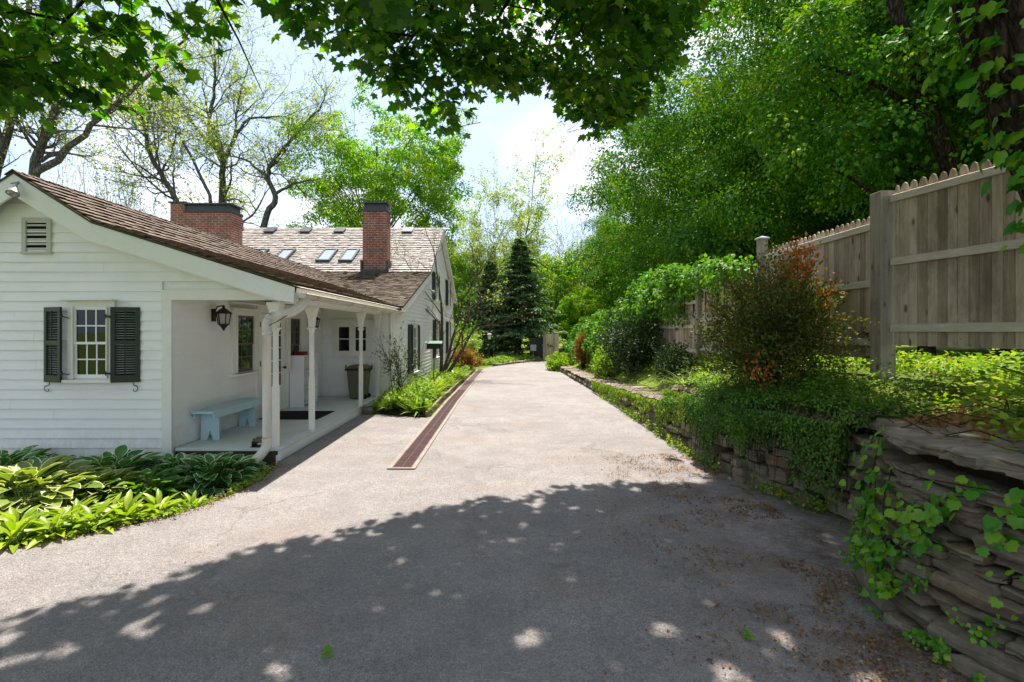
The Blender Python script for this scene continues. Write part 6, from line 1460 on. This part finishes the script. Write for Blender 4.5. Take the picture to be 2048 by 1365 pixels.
# shrubs on the bank
def bush(name,label,seed,loc,rad,cz,mat,n,size,cat='shrub',T=T_OVAL,stem='twig',up=0.4,lumps=0.35,spikes=0,spike_mat=None,shell=0.5,flat=0.6):
    rng = np.random.default_rng(seed); t = thing(name,loc,label,cat); d = rnd_unit(rng,n*2); d = d[d[:,2]>-0.85][:n]; n = len(d)
    lp = np.array([noise.noise(Vector(v*2.2)+Vector((seed,0,0)))+0.6*noise.noise(Vector(v*5)+Vector((0,seed,0))) for v in d]); u = rng.uniform(0.02,1,n)**shell
    P = np.array([0,0,cz])+d*np.array(rad)*(u*(1+lumps*lp))[:,None]; V = d*0.8+rng.normal(0,0.6,(n,3))+np.array([0,0,up]); Nn = d*0.5+np.array([0,0,flat])+rng.normal(0,0.45,(n,3)); S = size*rng.uniform(0.6,1.3,n)
    mb = MB(); o = Vector(loc)
    for i in range(46):
        e = Vector(P[int(rng.integers(0,n))]); m = Vector((e.x*0.35,e.y*0.35,e.z*0.5)); mb.tube([o+Vector((rng.normal(0,.06),rng.normal(0,.06),-0.08)),o+m,o+e],[0.016,0.010,0.004],4,False)
    P2=[];V2=[]
    for i in range(spikes):
        v = rnd_unit(rng,1)[0]; v[2] = abs(v[2])*0.9+0.25; v = v/np.linalg.norm(v); s0 = np.array([0,0,cz])+v*np.array(rad)*0.75; ln = rng.uniform(0.3,0.65)*max(rad); dd = unit(v+np.array([0,0,0.35]))
        mb.tube([o+Vector(s0),o+Vector(s0+dd*ln)],[0.006,0.002],3,False)
        for k in range(38): q = s0+dd*ln*rng.uniform(0,1)+rng.normal(0,0.018,3); P2.append(q); V2.append(dd+rng.normal(0,0.7,3))
    mesh_obj('leaves',leaf_mesh('leaves',T,P,V,Nn,S,M[mat]),t); mb.build('branches',M[stem],t)
    if P2: mesh_obj('shoots',leaf_mesh('shoots',T,P2,V2,rng.normal(0,1,(len(P2),3)),size*rng.uniform(0.6,1.3,len(P2)),M[spike_mat or mat]),t)
    return t
bz2 = lambda x,y: bank_z(x-wall_x(y),y)
b = bush('barberry','twiggy reddish green barberry shrub before the fence by the big square post',81,(3.55,6.7,bz2(3.55,6.7)),(0.85,0.8,0.86),0.80,'lf_barberry',26000,0.040,spikes=34,shell=0.46,up=0.6,lumps=0.75)
rng = np.random.default_rng(82); P=[];V=[]
for c,r_,n_ in (((0.22,-0.30,1.72),0.12,330),((0.05,-0.3,1.5),0.16,110),((-0.45,-0.6,0.35),0.10,70),((0.42,-0.5,1.35),0.12,80)):
    for _ in range(n_): P.append(np.array(c)+rng.normal(0,1,3)*r_*np.array([0.8,0.8,1.2])); V.append(rng.normal(0,0.6,3)+np.array([0,0,0.9]))
mesh_obj('orange_shoots',leaf_mesh('orange_shoots',T_OVAL,P,V,rng.normal(0,1,(len(P),3)),rng.uniform(0.03,0.065,len(P)),M['lf_orange']),b)
bush('yew','dark shaded yew bush under the vine mass by the fence',83,(3.75,14.6,bz2(3.75,14.6)),(0.95,1.4,0.95),0.75,'lf_dark',8000,0.07,T=T_DIAMOND)
bush('yew','small dark evergreen between the stone wall and the pale leaning post',84,(3.75,11.0,bz2(3.75,11)),(0.42,0.6,0.42),0.32,'lf_dark',3000,0.055,T=T_DIAMOND,spikes=4)
bush('shrub','upright rusty orange evergreen on top of the low stone wall',85,(3.5,22.5,bz2(3.5,22.5)),(0.38,0.4,0.72),0.85,'lf_rust',3200,0.085,T=T_DIAMOND,up=0.9)
bush('shrub','lime green low shrub spilling at the far end of the low stone wall',86,(2.95,27.0,-0.32),(0.75,1.4,0.55),0.35,'lf_bed',3600,0.12)
bush('shrub','rounded green shrub behind the rusty evergreen below the vines',87,(4.2,20,bz2(4.2,20)),(0.9,2.0,1.0),0.8,'lf_vine',4200,0.11)
bush('shrub','small light green shrub left of the dark yew on the wall top',88,(3.35,16.6,bz2(3.35,16.6)),(0.45,0.8,0.6),0.45,'lf_cover',3000,0.08)
# vine mass over the fence
def vine(name,label,seed,blobs,mat,size):
    rng = np.random.default_rng(seed); c0 = np.array(blobs[0][0],float); t = thing(name,tuple(c0),label,'vine'); PP=[];VV=[];NN=[];SS=[]; mb = MB()
    for c,rad,ns,per in blobs:
        P,V,Nn,S,C = crown_clumps(rng,c,rad,int(ns*0.62),per*2,size*0.86,(0.16,0.36),-0.9,0.4,0,2.4); PP.append(P);VV.append(V);NN.append(Nn);SS.append(S)
        for i in range(0,len(C),6): mb.tube([(4.5,C[i][1]+0.3,1.5),(4.42,C[i][1]+0.1,min(C[i][2],2.7)),tuple(C[i])],[0.012,0.01,0.005],4,False)
    mesh_obj('leaves',leaf_mesh('leaves',T_OVAL,np.concatenate(PP)-c0,np.concatenate(VV),np.concatenate(NN),np.concatenate(SS),M[mat],1.25),t); mb.build('stems',M['twig'],t)
vine('fence_vine','leafy vine heaped over the fence top around the second capped post',91,[((4.35,13.0,2.75),(0.55,1.35,0.62),120,42),((4.35,15.0,2.55),(0.6,1.3,0.75),110,42),((4.45,11.2,2.95),(0.28,0.6,0.30),34,36),((4.45,9.9,2.93),(0.25,0.75,0.25),40,34),((4.3,16.6,2.1),(0.6,1.0,0.75),80,40)],'lf_vine',0.105)
vine('fence_vine','far curtain of vine tumbling down the fence to the low stone wall',92,[((4.2,18.4,1.75),(0.7,1.4,0.85),120,42),((4.2,21.0,1.5),(0.7,1.6,0.95),120,42),((4.3,24.0,1.2),(0.8,1.8,1.1),130,42),((4.4,28.0,1.0),(0.9,2.2,1.2),130,42)],'lf_vine',0.13)
# strap leaves at the right edge
t = tuft('yucca','strappy dark leaved clump at the right edge above the nearest wall','plant',95,(3.62,3.05,bz2(3.62,3.05)-0.02),34,0.46,'lf_vinca',None,1.6,0.06)
tuft('grass_clump','arching grassy clump on the wall top before the small dark evergreen','grass clump',96,(3.5,9.6,bz2(3.5,9.6)),150,0.42,'lf_bed',None,1.0,0.16)
tuft('grass_clump','grassy clump beside the step in the stone wall','grass clump',97,(3.45,8.5,bz2(3.45,8.5)),120,0.36,'lf_bed',None,1.0,0.16)
# dry stalks and fallen canes
rng = np.random.default_rng(99); t = thing('dry_canes',(3.4,9.0,0.6),'tangle of pale dry canes on the bank behind the wall step','dead stems'); mb = MB()
for i in range(34):
    y = rng.uniform(7.4,10.6); x = wall_x(y)+rng.uniform(0.25,1.0); z = bz2(x,y); a = rng.uniform(0,6.28); ln = rng.uniform(0.3,0.9)
    mb.tube([(x,y,z),(x+math.cos(a)*ln*0.5,y+math.sin(a)*ln*0.5,z+rng.uniform(0.1,0.35)),(x+math.cos(a)*ln,y+math.sin(a)*ln,z+rng.uniform(0.0,0.25))],0.006,4,False)
mb.build('canes',M['bark_pale'],t)
t = thing('fallen_twigs',(3.3,4.4,1.1),'thin dead canes lying across the bank above the nearest wall','dead stems'); mb = MB()
for i in range(46):
    y = rng.uniform(2.8,6.2); x = wall_x(y)+rng.uniform(0.2,1.3); z = max(bz2(x,y),wall_top(y) if x-wall_x(y)<0.4 else -9)+0.04; a = rng.uniform(0,6.28); ln = rng.uniform(0.3,0.9)
    mb.tube([(x,y,z),(x+math.cos(a)*ln*0.5,y+math.sin(a)*ln*0.5,z+rng.uniform(0.03,0.14)),(x+math.cos(a)*ln,y+math.sin(a)*ln,z+rng.uniform(0.0,0.08))],0.004,4,False)
mb.build('canes',M['twig'],t)
